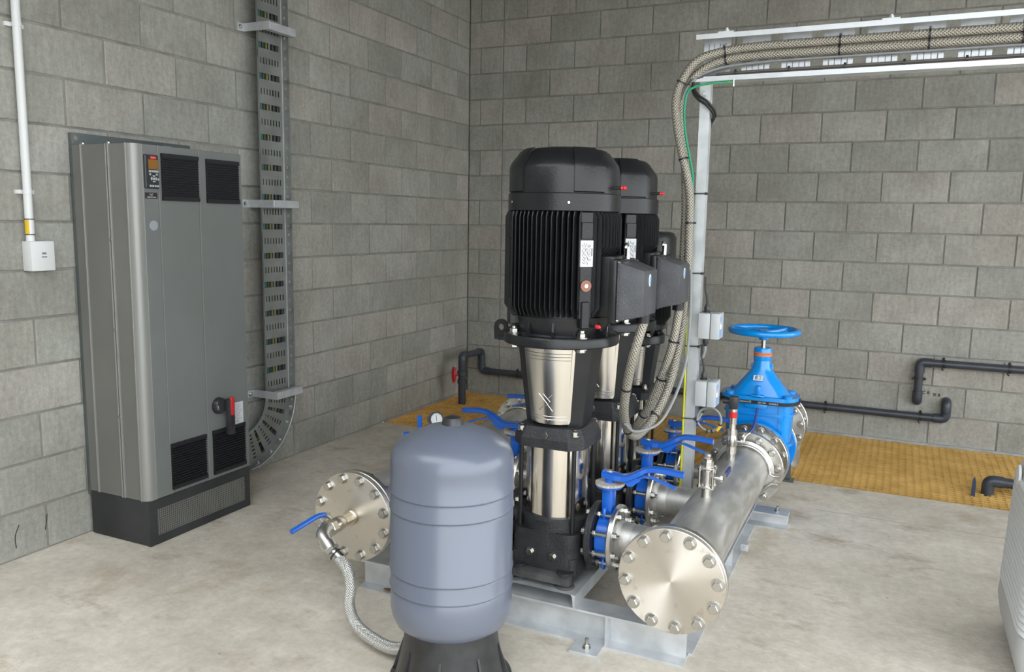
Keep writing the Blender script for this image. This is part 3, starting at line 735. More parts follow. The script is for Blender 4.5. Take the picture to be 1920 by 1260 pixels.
    if big:
        bm = bmesh.new(); pts = [(-.022, 0), (.022, 0), (.026, .05), (.012, .072), (-.012, .072), (-.026, .05)]
        d = Vector((-math.cos(.15), -math.sin(.15), 0)); nn = Vector((-d.y, d.x, 0))
        c0 = d*(rf-.004)+Vector((0, 0, hs['l']-.005))
        hole = [(.012*math.cos(t), .045+.012*math.sin(t)) for t in [2*PI*i/12 for i in range(12)]]
        outer = [(.026*math.cos(t), .045+.03*math.sin(t)) if math.sin(t) > -.3 else (.024*math.cos(t)*1.1, 0) for t in [2*PI*i/12 for i in range(12)]]
        V = []
        for hh in (-.006, .006):
            V += [c0+d*(a+.022)+nn*hh+Vector((0, 0, b)) for a, b in outer]+[c0+d*(a+.022)+nn*hh+Vector((0, 0, b)) for a, b in hole]
        F = []
        for i in range(12):
            j = (i+1) % 12
            F += [(i, j, 12+j, 12+i), (24+i, 36+i, 36+j, 24+j), (i, 24+i, 24+j, j), (12+i, 12+j, 36+j, 36+i)]
        add(bm, V, F); box(bm, -.012, .012, -.04, .03, -.002, .012, M=Matrix.Translation(c0) @ Matrix(((nn.x, d.x, 0, 0), (nn.y, d.y, 0, 0), (0, 0, 1, 0), (0, 0, 0, 1))))
        obj('lifting_lug', bm, BLK, mf)
    # motor body
    bm = bmesh.new(); rc = .163*k; lathe(bm, [(rc, hs['e']-.005), (rc, hs['m']+.01)], n=48)
    for i in range(4):
        t = PI/4+i*PI/2; M = Matrix.Rotation(t, 4, 'Z')
        box(bm, rc*.9, .193*k, -.024*k, .024*k, hs['e']+.0, hs['m'], .004, M=M, seg=1)
        box(bm, rc*.9, .197*k, -.021*k, .021*k, hs['m']-.09*k, hs['m']-.035*k, .002, M=M, seg=1)
        box(bm, rc*.9, .2*k, -.015*k, .015*k, hs['e']-.03, hs['e']+.06*k, .003, M=M, seg=1)
    mb = obj('motor_body', bm, BLK, P)
    bm = bmesh.new(); nf = 15; sp_ = .0172*k
    for g in range(4):
        M = Matrix.Rotation(g*PI/2, 4, 'Z')
        for i in range(nf):
            y = (i-(nf-1)/2)*sp_
            if abs(y) > .135*k: continue
            if g == 0 and big and abs(y) < .09:      # terminal box seat
                ztop = hs['m']-.0; zb_ = hs['e']+.21
            else: ztop, zb_ = hs['m'], hs['e']+.005
            ro = math.sqrt((.2*k)**2-y*y)+ (.004 if abs(y) > .09*k else 0); ri = math.sqrt(max((rc*.97)**2-y*y, 1e-4))
            vs = []
            for sy in (-1, 1):
                tw = .0032*k
                vs += [M @ Vector((ri-.01, y+sy*tw, zb_)), M @ Vector((ro-.022, y+sy*tw*.8, zb_)), M @ Vector((ro, y+sy*tw*.55, zb_+.03)), M @ Vector((ro, y+sy*tw*.55, ztop-.02)), M @ Vector((ro-.01, y+sy*tw*.7, ztop)), M @ Vector((ri-.01, y+sy*tw, ztop))]
            add(bm, vs, [(0, 1, 2, 3, 4, 5), (11, 10, 9, 8, 7, 6)]+[(a_, (a_+1) % 6, 6+(a_+1) % 6, 6+a_) for a_ in range(6)])
    obj('cooling_fins', bm, BLK, mb)
    # fan cover
    rbd = .195*k if big else .168; rfc = .188*k if big else .165
    bm = bmesh.new()
    if big: pr = [(rbd-.012, hs['m']), (rbd, hs['m']+.002), (rbd, hs['band']-.003), (rbd-.004, hs['band']), (rfc, hs['band']), (rfc, 1.445), (rfc-.005, 1.46), (.152, 1.5), (.135, 1.511), (.1, 1.518), (0, 1.521)]
    else: pr = [(rbd-.012, hs['m']), (rbd, hs['m']+.002), (rbd, hs['fan']-.03), (rbd-.01, hs['fan']-.008), (rbd-.03, hs['fan']), (0, hs['fan'])]
    lathe(bm, pr, n=64); fc = obj('fan_cover', bm, BLK, P)
    if big:
        for i in range(4):
            t0 = math.radians(-90+31+i*90); t1 = math.radians(-90+65+i*90); bm = bmesh.new()
            prf = [(rfc, hs['band']+.002), (rfc, 1.445), (rfc-.005, 1.461), (.152, 1.501), (.135, 1.512)]
            V = []; nn_ = 6
            for r_, z_ in prf:
                for j in range(nn_+1):
                    t = t0+(t1-t0)*j/nn_; V.append(Vector(((r_+.005)*math.cos(t), (r_+.005)*math.sin(t), z_+.003)))
            m_ = nn_+1; F = [(a*m_+j, a*m_+j+1, (a+1)*m_+j+1, (a+1)*m_+j) for a in range(4) for j in range(nn_)]
            V2 = [v*1 for v in V]
            for v in V2: v.x *= .97; v.y *= .97; v.z -= .004
            o_ = len(V); F += [tuple(x+o_ for x in f_)[::-1] for f_ in F]
            F += [(a*m_, (a+1)*m_, o_+(a+1)*m_, o_+a*m_) for a in range(4)]+[(a*m_+nn_, o_+a*m_+nn_, o_+(a+1)*m_+nn_, (a+1)*m_+nn_) for a in range(4)]
            F += [(j, o_+j, o_+j+1, j+1) for j in range(nn_)]+[(4*m_+j, 4*m_+j+1, o_+4*m_+j+1, o_+4*m_+j) for j in range(nn_)]
            add(bm, V+V2, F); obj('raised_panel', bm, BLK, fc)
        for t in (-2.3, -1.12, 1.2):
            bm = bmesh.new(); d = (math.cos(t), math.sin(t), 0); bolt(bm, (d[0]*rbd, d[1]*rbd, 1.333), d, .005, .004, False); obj('screw', bm, SSB, fc)
        for z, t, r_ in ((1.385, -.12, .19), (.925, -.55, .172)):
            d = Vector((math.cos(t), math.sin(t), 0)); bm = bmesh.new()
            cyl(bm, d*(r_-.01)+Vector((0, 0, z)), d*(r_+.022)+Vector((0, 0, z)), .006, n=12); gn = obj('grease_nipple', bm, BLKP, P)
            bm = bmesh.new(); lathe(bm, [(.004, 0), (.008, .004), (.005, .01), (.0075, .014), (.004, .02), (0, .021)], d*(r_+.022)+Vector((0, 0, z)), d, 12); obj('red_cap', bm, RED, gn)
        # name plate on the front right pad
        t = -PI/4; d = Vector((math.cos(t), math.sin(t), 0)); nx = Vector((-d.y, d.x, 0)); ctr = d*.1945+Vector((0, 0, 1.168))
        bm = bmesh.new(); M = Matrix(((nx.x, d.x, 0, ctr.x), (nx.y, d.y, 0, ctr.y), (0, 0, 1, ctr.z), (0, 0, 0, 1)))
        box(bm, -.0235, .0235, -.002, .0012, -.043, .043, M=M); pt = obj('rating_plate', bm, PAPER, P)
        bm = bmesh.new()
        for i in range(7):
            x = -.016+i*.0045; z0_ = -.036+random.uniform(0, .012); z = z0_
            while z < .03: 
                l_ = random.uniform(.004, .012); box(bm, x, x+.0016, .0012, .0016, z, z+l_, M=M); z += l_+random.uniform(.003, .008)
        box(bm, .0165, .0195, .0012, .0016, -.008, .018, M=M); obj('print', bm, INK, pt)
        c2 = d*.194+Vector((0, 0, 1.062))
        bm = bmesh.new(); lathe(bm, [(.007, .004), (.019, .004), (.019, 0), (.007, 0), (.007, .004)], c2, d, 24); obj('plug_washer', bm, COPPER, P)
        bm = bmesh.new(); cyl(bm, c2-d*.002, c2+d*.006, .007, n=12); obj('plug', bm, SSB, P)
        # terminal box on the +x side
        bm = bmesh.new(); box(bm, .15, .215, -.085, .085, .955, 1.16, .006); obj('terminal_seat', bm, BLK, P)
        bm = bmesh.new(); box(bm, .205, .232, -.108, .108, .938, 1.15, .006); tb = obj('terminal_box', bm, BLK, P)
        bm = bmesh.new(); V = []
        for x, a, z0_, z1_ in ((.232, .102, .945, 1.143), (.25, .1, .95, 1.138), (.318, .078, .965, 1.115)):
            V += [Vector((x, -a, z0_)), Vector((x, a, z0_)), Vector((x, a, z1_)), Vector((x, -a, z1_))]
        vv = add(bm, V, [(3, 2, 1, 0), (8, 9, 10, 11)]+[(b*4+i, b*4+(i+1) % 4, b*4+4+(i+1) % 4, b*4+4+i) for b in range(2) for i in range(4)])
        bmesh.ops.bevel(bm, geom=bm.edges[:], offset=.004, segments=2, affect='EDGES', profile=.5)
        lid = obj('terminal_lid', bm, TBOX, P)
        for y in (-.1, .1):
            for z in (.948, 1.14):
                bm = bmesh.new(); bolt(bm, (.232, y, z), (1, 0, 0), .005, .01, False); obj('screw', bm, SSB, lid)
        bm = bmesh.new(); lathe(bm, [(0, .001), (.021, .001), (.021, 0), (0, 0)], (.3182, -.012, 1.082), (1, 0, 0), 24)
        for v in bm.verts: v.co.y = -.012+(v.co.y+.012)*.62
        bd = obj('badge', bm, WINK, lid)
        bm = bmesh.new(); lathe(bm, [(0, .001), (.015, .001), (.015, 0), (0, 0)], (.3192, -.012, 1.080), (1, 0, 0), 24)
        for v in bm.verts: v.co.y = -.012+(v.co.y+.012)*.6
        obj('badge_center', bm, LBLUE, bd)
        bm = bmesh.new(); cyl(bm, (.225, .03, 1.148), (.225, .03, 1.19), .009, n=12); tube(bm, arc((.225, .016, 1.185), (0, 1, 0), (0, 0, 1), .014, 0, PI), .006, 8); obj('breather', bm, SSB, P)
        bm = bmesh.new(); cyl(bm, (.295, .005, .935), (.295, .005, .97), .022, n=16); obj('cable_gland', bm, BLK, P)
    return P
p1 = pump('vertical_pump', 'front black vertical pump with a large finned motor, nearest the grey tank')
p1.location = (PX, PY[0], .166)
p2 = copy_tree(p1); p2.location = (PX, PY[1], .166)
p2['label'] = 'middle black vertical pump, half hidden behind the front pump'
p3 = pump('jockey_pump', 'small rear black vertical pump with a short smooth motor cover', False)
p3.location = (PX, PY[2], .166)

# ------------------------------------------------------------------ butterfly valves
def butterfly():
    V = thing('butterfly_valve', 'x', 'valve', (0, 0, 0), 'blue butterfly valves on the pump branches')
    bm = bmesh.new(); ring(bm, (-.026, 0, 0), (.026, 0, 0), .05, .082, 40, .004); vb = obj('body', bm, BLUE, V)
    bm = bmesh.new(); ring(bm, (-.029, 0, 0), (.029, 0, 0), .05, .064, 32); obj('seat', bm, RUB, V)
    bm = bmesh.new(); box(bm, -.019, .019, -.023, .023, .075, .19, .005); box(bm, -.022, -.016, -.012, .012, .09, .185); obj('neck', bm, BLUE, V)
    bm = bmesh.new(); cyl(bm, (0, 0, .182), (0, 0, .19), .046, n=32); obj('neck_flange', bm, BLUE, V)
    bm = bmesh.new(); n = 60
    poly = []
    for i in range(n):
        t = 2*PI*i/n; r = .05 if not (t < 1.9 or t > 5.0) else (.053 if i % 2 else .047)
        poly.append((r*math.cos(t), r*math.sin(t)))
    prism(bm, poly, XY, .19, .199); obj('notch_plate', bm, WORN, V)
    bm = bmesh.new(); cyl(bm, (0, 0, .196), (0, 0, .225), .017, n=20); obj('stem', bm, BLUE, V)
    pts = spline([(-.024, 0, .228), (.03, 0, .222), (.065, 0, .224), (.10, 0, .243), (.14, 0, .264), (.19, 0, .268), (.262, 0, .262)], 4)
    bm = bmesh.new(); vs = []
    for i, p in enumerate(pts):
        w = .024 if p.x < .03 else (.02 if p.x < .12 else .0135); hh = .0125 if p.x < .12 else .0105
        for a, b in ((-w, -hh*.7), (-w*.6, -hh), (w*.6, -hh), (w, -hh*.7), (w, hh*.7), (w*.6, hh), (-w*.6, hh), (-w, hh*.7)): vs.append(p+Vector((0, a, b)))
    m = len(pts)
    add(bm, vs, [tuple(range(8)), tuple(range(8*m-8, 8*m))]+[(8*i+j, 8*i+(j+1) % 8, 8*i+8+(j+1) % 8, 8*i+8+j) for i in range(m-1) for j in range(8)])
    prism(bm, [(.05, .215), (.1, .232), (.115, .225), (.085, .197), (.068, .197)], XZ, -.012, .012)
    lv = obj('lever', bm, BLUE, V)
    bm = bmesh.new(); bolt(bm, (0, 0, .236), (0, 0, 1), .009, .007); obj('bolt', bm, SSB, lv)
    pts = spline([(.072, 0, .205), (.10, 0, .225), (.135, 0, .24), (.17, 0, .232), (.235, 0, .212)], 4); vs = []
    bm = bmesh.new()
    for p in pts:
        for a, b in ((-.009, -.0035), (.009, -.0035), (.009, .0035), (-.009, .0035)): vs.append(p+Vector((0, a, b)))
    m = len(pts)
    add(bm, vs, [(0, 1, 2, 3), tuple(range(4*m-4, 4*m))]+[(4*i+j, 4*i+(j+1) % 4, 4*i+4+(j+1) % 4, 4*i+4+j) for i in range(m-1) for j in range(4)])
    tg = obj('trigger', bm, BLUE, V)
    bm = bmesh.new(); cyl(bm, (.14, 0, .238), (.14, 0, .258), .004, n=8); obj('spring', bm, SSB, tg)
    for s in (1, -1):
        bm = bmesh.new(); pts = spline([(-.004, -.05*0-.03, s*.07), (-.004, -.038, s*.092), (-.004, -.03, s*.108), (-.004, -.018, s*.104), (-.004, -.014, s*.08)], 3)
        tube(bm, pts, .0075, 8); obj('lug', bm, BLUE, V)
    for i in range(8):
        t = (i+.5)*PI/4; y, z = .095*math.cos(t), .095*math.sin(t)
        bm = bmesh.new(); cyl(bm, (-.055, y, z), (.07, y, z), .0075, n=10); b_ = obj('stud', bm, SSB, V)
        bm = bmesh.new(); bolt(bm, (.046, y, z), (1, 0, 0), .0125, .014); obj('nut', bm, SSB, b_)
        bm = bmesh.new(); bolt(bm, (-.029, y, z), (1, 0, 0), .0125, .012, False); obj('nut', bm, SSB, b_)
    return V
bv = butterfly()
XR, XLv = 2.374, 1.784
spec = [(XR, PY[0], 0, 1, 'front blue butterfly valve between the front pump and the right manifold'), (XR, PY[1], 0, 1, 'middle blue butterfly valve between the middle pump and the right manifold'),
        (2.372, PY[2], .1, .94, 'rear blue butterfly valve behind the galvanised post'), (XLv, PY[0], PI, 1, 'blue butterfly valve hidden behind the grey tank'),
        (XLv, PY[1], PI, 1, 'blue butterfly valve with its lever showing above the grey tank top'), (XLv, PY[2], PI, .94, 'rear left blue butterfly valve beyond the front pump')]
for i, (x, y, rz, sc, lab) in enumerate(spec):
    o = bv if i == 0 else copy_tree(bv)
    o.location = (x, y, PZ); o.rotation_euler = (0, 0, rz); o.scale = (sc,)*3; o['label'] = lab

# ------------------------------------------------------------------ manifolds
def flange_bolts(par, c, d, n, R, r, h, off=0, stud=0):
    x, y, dd = frame(d)
    for i in range(n):
        t = off+2*PI*i/n; bm = bmesh.new(); bolt(bm, Vector(c)+(x*math.cos(t)+y*math.sin(t))*R, d, r, h, True, stud); obj('bolt', bm, SSB, par)
def manifold(name, label, X, yend, side):
    M = thing(name, label, 'manifold', (X, -2.9, PZ-.11))
    bm = bmesh.new(); lathe(bm, [(.1095, 0), (.1095, yend+3.56)], (X, -3.56, PZ), (0, 1, 0), 64); obj('header_pipe', bm, SS, M)
    bm = bmesh.new(); cyl(bm, (X, -3.606, PZ), (X, -3.584, PZ), .17, n=72, bev=.002)
    # face material needs the disc centre at its own origin
    b_ = obj('blind_flange', bm, DISC, M)
    for v in b_.data.vertices: v.co -= Vector((X, -3.6, PZ))-wl(M)
    b_.location = Vector((X, -3.6, PZ))-wl(M)
    bm = bmesh.new(); cyl(bm, (X, -3.584, PZ), (X, -3.580, PZ), .158, n=48); obj('gasket', bm, RUB, M)
    bm = bmesh.new(); cyl(bm, (X, -3.580, PZ), (X, -3.556, PZ), .17, n=72, bev=.002); f2 = obj('end_flange', bm, SSF, M)
    x, y, dd = frame((0, -1, 0))
    for i in range(12):
        t = math.radians(8 if side > 0 else 15)+2*PI*i/12; p = Vector((X, -3.606, PZ))+(x*math.cos(t)+y*math.sin(t))*.1475
        bm = bmesh.new(); bolt(bm, p, (0, -1, 0), .0165, .017, True); o = obj('bolt', bm, SSB, M)
        bm = bmesh.new(); bolt(bm, p+Vector((0, .05, 0)), (0, 1, 0), .0165, .016, True, .012); obj('nut', bm, SSB, f2)
    for i, py in enumerate(PY):
        big = i < 2; r = .057 if big else .031; R = .1175 if big else .1
        if side > 0: xa, xb = (2.401, 2.421)
        else: xa, xb = (1.757, 1.737)
        if not big: xa += .002*side; xb += .002*side
        bm = bmesh.new(); ring(bm, (xa, py, PZ), (xb, py, PZ), r*.9, R, 56, .004); bf = obj('branch_flange', bm, SSF, M)
        bm = bmesh.new(); lathe(bm, [(r, 0), (r, abs(X-xb)-.03)], (xb, py, PZ), (side, 0, 0), 40)
        lathe(bm, [(r+.014, -.002), (r+.003, .012), (r+.003, .045), (r, .05)], (xb, py, PZ), (side, 0, 0), 40)
        obj('branch_pipe', bm, SS, M)
        if side < 0:
            bm = bmesh.new()
            ring(bm, (2.003, py, PZ), (1.983, py, PZ), r*.9, R, 56, .004); ring(bm, (1.831, py, PZ), (1.811, py, PZ), r*.9, R, 56, .004)
            sp = obj('spool_flange', bm, SSF, M)
            bm = bmesh.new(); lathe(bm, [(r, 0), (r*1.25, .05), (r*1.25, .11), (r, .16)], (1.985, py, PZ), (-1, 0, 0), 32); obj('spool', bm, SSF, M)
            flange_bolts(sp, (1.983, py, PZ), (-1, 0, 0), 8, .095, .012, .014, PI/8, .012)
    return M
MR = manifold('discharge_manifold', 'fat stainless steel manifold pipe on the right with a bolted blank end', MXR, -2.25, 1)
ML = manifold('suction_manifold', 'stainless steel manifold pipe on the left with a bolted blank end behind the tank', MXL, -1.2, -1)
# rear flange of the discharge header and its clamp ring
bm = bmesh.new(); ring(bm, (MXR, -2.262, PZ), (MXR, -2.238, PZ), .10, .172, 72, .003); fA = obj('rear_flange', bm, SSF, MR)
flange_bolts(fA, (MXR, -2.262, PZ), (0, -1, 0), 12, .1475, .0155, .016, .13, .012)
bm = bmesh.new(); lathe(bm, [(.109, 0), (.135, .006), (.128, .02), (.109, .028)], (MXR, -2.29, PZ), (0, 1, 0), 64); obj('stub_collar', bm, SSF, MR)
bm = bmesh.new()
pts = [Vector((MXR+.118*math.cos(t), -2.30, PZ+.118*math.sin(t))) for t in [math.radians(a) for a in range(-10, 330, 10)]]
pts = [Vector((MXR+.165, -2.305, PZ-.005)), Vector((MXR+.135, -2.30, PZ-.008))]+pts[1:-1]+[Vector((MXR+.13, -2.30, PZ-.045)), Vector((MXR+.16, -2.305, PZ-.04))]
tube(bm, pts, .006, 8); obj('clamp_ring', bm, SSF, MR)
bm = bmesh.new(); ring(bm, (MXR, -2.238, PZ), (MXR, -2.105, PZ), .09, .13, 48); obj('joint_body', bm, SSF, MR)
bm = bmesh.new(); ring(bm, (MXR, -2.105, PZ), (MXR, -2.078, PZ), .10, .174, 72, .003); fB = obj('joint_flange', bm, SSP, MR)
flange_bolts(fB, (MXR, -2.105, PZ), (0, -1, 0), 12, .1475, .0155, .016, .26)
# rear of the suction header
bm = bmesh.new(); ring(bm, (MXL, -2.06, PZ), (MXL, -2.035, PZ), .10, .17, 64, .003); fC = obj('rear_flange', bm, SSF, ML)
flange_bolts(fC, (MXL, -2.06, PZ), (0, -1, 0), 12, .1475, .0155, .016, .2, .012)
bm = bmesh.new(); tube(bm, [Vector((MXL+.115*math.cos(t), -2.10, PZ+.115*math.sin(t))) for t in [math.radians(a) for a in range(-40, 260, 10)]], .005, 8); obj('clamp_ring', bm, SSF, ML)
bm = bmesh.new(); tube(bm, [Vector((MXL, -1.25, PZ))]+[Vector((MXL, -1.2+.2*math.sin(t), PZ-.2+.2*math.cos(t))) for t in [PI/2*i/10 for i in range(11)]]+[Vector((MXL, -1.0, -.4))], .1095, 40); obj('rear_elbow', bm, SS, ML)

# ------------------------------------------------------------------ gate valve
GVY = -1.925; GX = MXR+.005
gv = thing('gate_valve', 'bright blue gate valve with a round handwheel behind the right manifold', 'valve', (GX, GVY, PZ-.17))
bm = bmesh.new()
for y in (GVY-.146, GVY+.12): cyl(bm, (GX, y, PZ), (GX, y+.026, PZ), .17, n=64, bev=.003)
lathe(bm, [(.12, 0), (.125, .06), (.135, .146), (.125, .23), (.12, .29)], (GX, GVY-.146, PZ), (0, 1, 0), 48)
obj('flanged_body', bm, BLUEG, gv)
bm = bmesh.new(); V = []
lev = ((PZ-.1, .13, .085), (PZ+.02, .15, .09), (.50, .158, .088), (.585, .158, .088))
loops = []
for z, a, b in lev: loops.append([bm.verts.new((GX+x, GVY+y, z)) for x, y in rrect(a, b, .07, 6)])
n = len(loops[0])
for A, B in zip(loops, loops[1:]):
    for i in range(n): bm.faces.new([A[i], A[(i+1) % n], B[(i+1) % n], B[i]])
bm.faces.new(loops[0][::-1]); bm.faces.new(loops[-1]); obj('wedge_chamber', bm, BLUEG, gv)
bm = bmesh.new()
for z in (.39, .535): prism(bm, [(GX+x, GVY+y) for x, y in rrect(.166, .096, .075, 6)], XY, z-.006, z+.006)
box(bm, GX-.006, GX+.006, GVY-.097, GVY+.097, .30, .585); box(bm, GX+.10, GX+.12, GVY-.092, GVY+.092, .36, .59); box(bm, GX-.12, GX-.10, GVY-.092, GVY+.092, .36, .59)
box(bm, GX-.06, GX+.05, GVY-.102, GVY+.1, .562, .59, .006)
obj('ribs', bm, BLUEG, gv)
bm = bmesh.new(); prism(bm, [(GX+x, GVY+y) for x, y in rrect(.186, .115, .09, 8)], XY, .588, .604); gk = obj('gasket_band', bm, RUB, gv)
text('lettering', 'Cimberio EZ', .0115, WINK, gk, (GX-.055, GVY-.1156, .596), (1, 0, 0), (0, 0, 1))
text('lettering', 'DN 200', .011, WINK, gk, (GX+.025, GVY-.1156, .596), (1, 0, 0), (0, 0, 1))
text('lettering', 'AS2638.2', .011, WINK, gk, (GX+.078, GVY-.1156, .596), (1, 0, 0), (0, 0, 1))
bm = bmesh.new(); prism(bm, [(GX+x, GVY+y) for x, y in rrect(.182, .112, .088, 8)], XY, .604, .622)
loops = []
for z, a, b, r in ((.62, .138, .085, .06), (.655, .115, .075, .055), (.70, .08, .06, .05), (.735, .053, .047, .045), (.755, .042, .042, .041), (.79, .04, .04, .039)): loops.append([bm.verts.new((GX+x, GVY+y, z)) for x, y in rrect(a, b, r, 6)])
n = len(loops[0])
for A, B in zip(loops, loops[1:]):
    for i in range(n): bm.faces.new([A[i], A[(i+1) % n], B[(i+1) % n], B[i]])
bm.faces.new(loops[-1])
for sx, sy in ((-1, -1), (1, -1), (-1, 1), (1, 1)): cyl(bm, (GX+sx*.135, GVY+sy*.07, .618), (GX+sx*.135, GVY+sy*.07, .634), .022, n=16, bev=.004)
for s in (-1, 1): cyl(bm, (GX+s*.046, GVY, .745), (GX+s*.046, GVY, .768), .006, n=10)
box(bm, GX-.03, GX+.03, GVY-.112, GVY-.06, .615, .63, .004)
box(bm, GX-.012, GX+.012, GVY-.092, GVY-.05, .62, .67, .004)
bn = obj('bonnet', bm, BLUEG, gv)
bm = bmesh.new(); lathe(bm, [(.04, .785), (.0425, .79), (.0425, .842), (.039, .848), (0, .848)], (GX, GVY, 0), n=32); obj('gland_housing', bm, BLUEG, gv)
bm = bmesh.new(); ring(bm, (GX, GVY, .808), (GX, GVY, .826), .0425, .0432, 32); ob = obj('orange_band', bm, ORG, gv)
for i, ch in enumerate('ANTI CLOCKWISE CLOSING '):
    t = -PI/2-.75+i*.15
    if ch == ' ' or i > 14: continue
    d = Vector((math.cos(t), math.sin(t), 0)); text('lettering', ch, .0085, INK, ob, Vector((GX, GVY, .819))+d*.0438, (-d.y, d.x, 0), (0, 0, 1))
sn = Vector((0, -.8, .6)).normalized(); sy_ = Vector((0, .6, .8)).normalized()
stc = Vector((GX-.006, GVY-.0665, .706))
bm = bmesh.new(); Msk = Matrix(((1, 0, 0, stc.x), (0, sn.y, sy_.y, stc.y), (0, sn.z, sy_.z, stc.z), (0, 0, 0, 1)))
box(bm, -.022, .022, 0, .002, -.014, .014, M=Msk); stk = obj('sticker', bm, WINK, gv)
text('lettering', 'E', .026, mat('navy_ink', (.005, .015, .08), .5), stk, stc+sn*.0025+Vector((-.008, 0, 0)), (1, 0, 0), sy_, bold=.0008)
text('lettering', '2', .026, mat('teal_ink', (.1, .35, .4), .5), stk, stc+sn*.0025+Vector((.01, 0, 0)), (1, 0, 0), sy_, bold=.0004)
bm = bmesh.new(); cyl(bm, (GX, GVY, .845), (GX, GVY, .93), .011, n=16); obj('spindle', bm, SSB, gv)
hw = obj('handwheel', (lambda b: (tube(b, [Vector((GX+.158*math.cos(t), GVY+.158*math.sin(t), .93)) for t in [2*PI*i/48 for i in range(48)]], .0145, 12, True), cyl(b, (GX, GVY, .885), (GX, GVY, .935), .024, .028, n=20, bev=.003), b)[-1])(bmesh.new()), BLUEG, gv)
for i in range(3):
    t = 2*PI*i/3+.9; bm = bmesh.new(); d = Vector((math.cos(t), math.sin(t), 0)); c0 = Vector((GX, GVY, .918))
    tube(bm, [c0+d*.02, c0+d*.08+Vector((0, 0, .004)), c0+d*.155+Vector((0, 0, .012))], [.014, .012, .012], 8); obj('spoke', bm, BLUEG, hw)
# outlet spool behind the gate valve
os_ = thing('outlet_pipe', 'flanged stainless outlet pipe behind the blue gate valve going down through the grating', 'pipe', (GX, -1.3, 0))
for y, h in ((-1.777, .022), (-1.375, .024), (-1.23, .024)):
    bm = bmesh.new(); ring(bm, (GX, y, PZ), (GX, y+h, PZ), .1, .171, 64, .003); ff = obj('flange', bm, SSF, os_)
    if y > -1.7: flange_bolts(ff, (GX, y, PZ), (0, -1, 0), 12, .1475, .0155, .016, .2, .012)
bm = bmesh.new(); lathe(bm, [(.1095, 0), (.1095, .42)], (GX, -1.775, PZ), (0, 1, 0), 48); obj('spool', bm, SS, os_)
bm = bmesh.new(); ring(bm, (GX, -1.351, PZ), (GX, -1.23, PZ), .1, .125, 40); obj('sleeve', bm, SSF, os_)
bm = bmesh.new(); tube(bm, [Vector((GX, -1.22, PZ))]+[Vector((GX, -1.15+.25*math.sin(t), PZ-.25+.25*math.cos(t))) for t in [PI/2*i/10 for i in range(11)]]+[Vector((GX, -.9, -.4))], .1095, 40); obj('elbow', bm, SS, os_)
bm = bmesh.new(); box(bm, GX-.06, GX+.12, -1.30, -1.24, 0, .012); box(bm, GX-.05, GX+.10, -1.275, -1.265, .012, .17); obj('support_foot', bm, CABP, os_)

# ------------------------------------------------------------------ fittings on the right manifold
bx1 = thing('plugged_ball_valve', 'small stainless ball valve with a hex plug standing on the right manifold', 'valve', (MXR-.01, -3.065, .435))
bx, by = MXR-.01, -3.065
bm = bmesh.new(); cyl(bm, (bx, by, .43), (bx, by, .47), .019, n=20); cyl(bm, (bx, by, .468), (bx, by, .492), .021, n=8); cyl(bm, (bx, by, .492), (bx, by, .54), .02, n=24); cyl(bm, (bx, by, .54), (bx, by, .575), .022, n=8); obj('valve_body', bm, SSF, bx1)
bm = bmesh.new(); cyl(bm, (bx, by, .575), (bx, by, .585), .018, n=6); box(bm, bx-.01, bx+.01, by-.01, by+.01, .585, .603, .002); obj('hex_plug', bm, SSF, bx1)
for sx in (-1, 1):
    for sy in (-1, 1):
        bm = bmesh.new(); cyl(bm, (bx+sx*.024, by+sy*.02, .478), (bx+sx*.024, by+sy*.02, .558), .0045, n=8)
        for z in (.484, .548): cyl(bm, (bx+sx*.024, by+sy*.02, z-.005), (bx+sx*.024, by+sy*.02, z+.005), .008, n=6)
        obj('clamp_bolt', bm, SSB, bx1)
for z in (.479, .55): bm = bmesh.new(); box(bm, bx-.03, bx+.03, by-.026, by+.026, z-.005, z+.005, .003); obj('end_plate', bm, SSF, bx1)
bm = bmesh.new(); cyl(bm, (bx+.018, by, .516), (bx+.06, by, .516), .008, n=12); cyl(bm, (bx+.05, by, .516), (bx+.058, by, .516), .013, n=6); box(bm, bx+.056, bx+.06, by-.01, by+.10, .508, .524, .001, seg=1); hn = obj('handle', bm, SSF, bx1)
bm = bmesh.new(); box(bm, bx+.0535, bx+.0625, by+.055, by+.135, .505, .527, .002, seg=1); obj('handle_grip', bm, mat('navy_grip', (.02, .04, .2), .4), hn)
pt_ = thing('pressure_transmitter', 'slim pressure sensor with a black cap on a ball valve, rear of the right manifold', 'sensor', (MXR-.02, -2.52, .435))
bx, by = MXR-.02, -2.52
bm = bmesh.new(); cyl(bm, (bx, by, .43), (bx, by, .465), .018, n=20); cyl(bm, (bx, by, .465), (bx, by, .495), .021, n=8); lathe(bm, [(.019, .495), (.023, .51), (.023, .53), (.019, .545)], (bx, by, 0), n=24); cyl(bm, (bx, by, .545), (bx, by, .57), .021, n=8); cyl(bm, (bx, by, .57), (bx, by, .595), .015, n=8); obj('ball_valve', bm, SSF, pt_)
bm = bmesh.new(); cyl(bm, (bx, by, .595), (bx, by, .66), .017, n=24); sb_ = obj('sensor_body', bm, SSF, pt_)
bm = bmesh.new(); lathe(bm, [(.0175, .622), (.0175, .648)], (bx, by, 0), n=24); obj('red_label', bm, RED, sb_)
bm = bmesh.new(); box(bm, bx-.018, bx+.018, by-.018, by+.018, .66, .715, .004); cyl(bm, (bx-.018, by, .69), (bx-.045, by, .69), .012, n=12); obj('connector_cap', bm, BLKP, pt_)
bm = bmesh.new(); cyl(bm, (bx+.02, by, .52), (bx+.05, by, .52), .006, n=10); cyl(bm, (bx+.038, by, .52), (bx+.046, by, .52), .011, n=6)
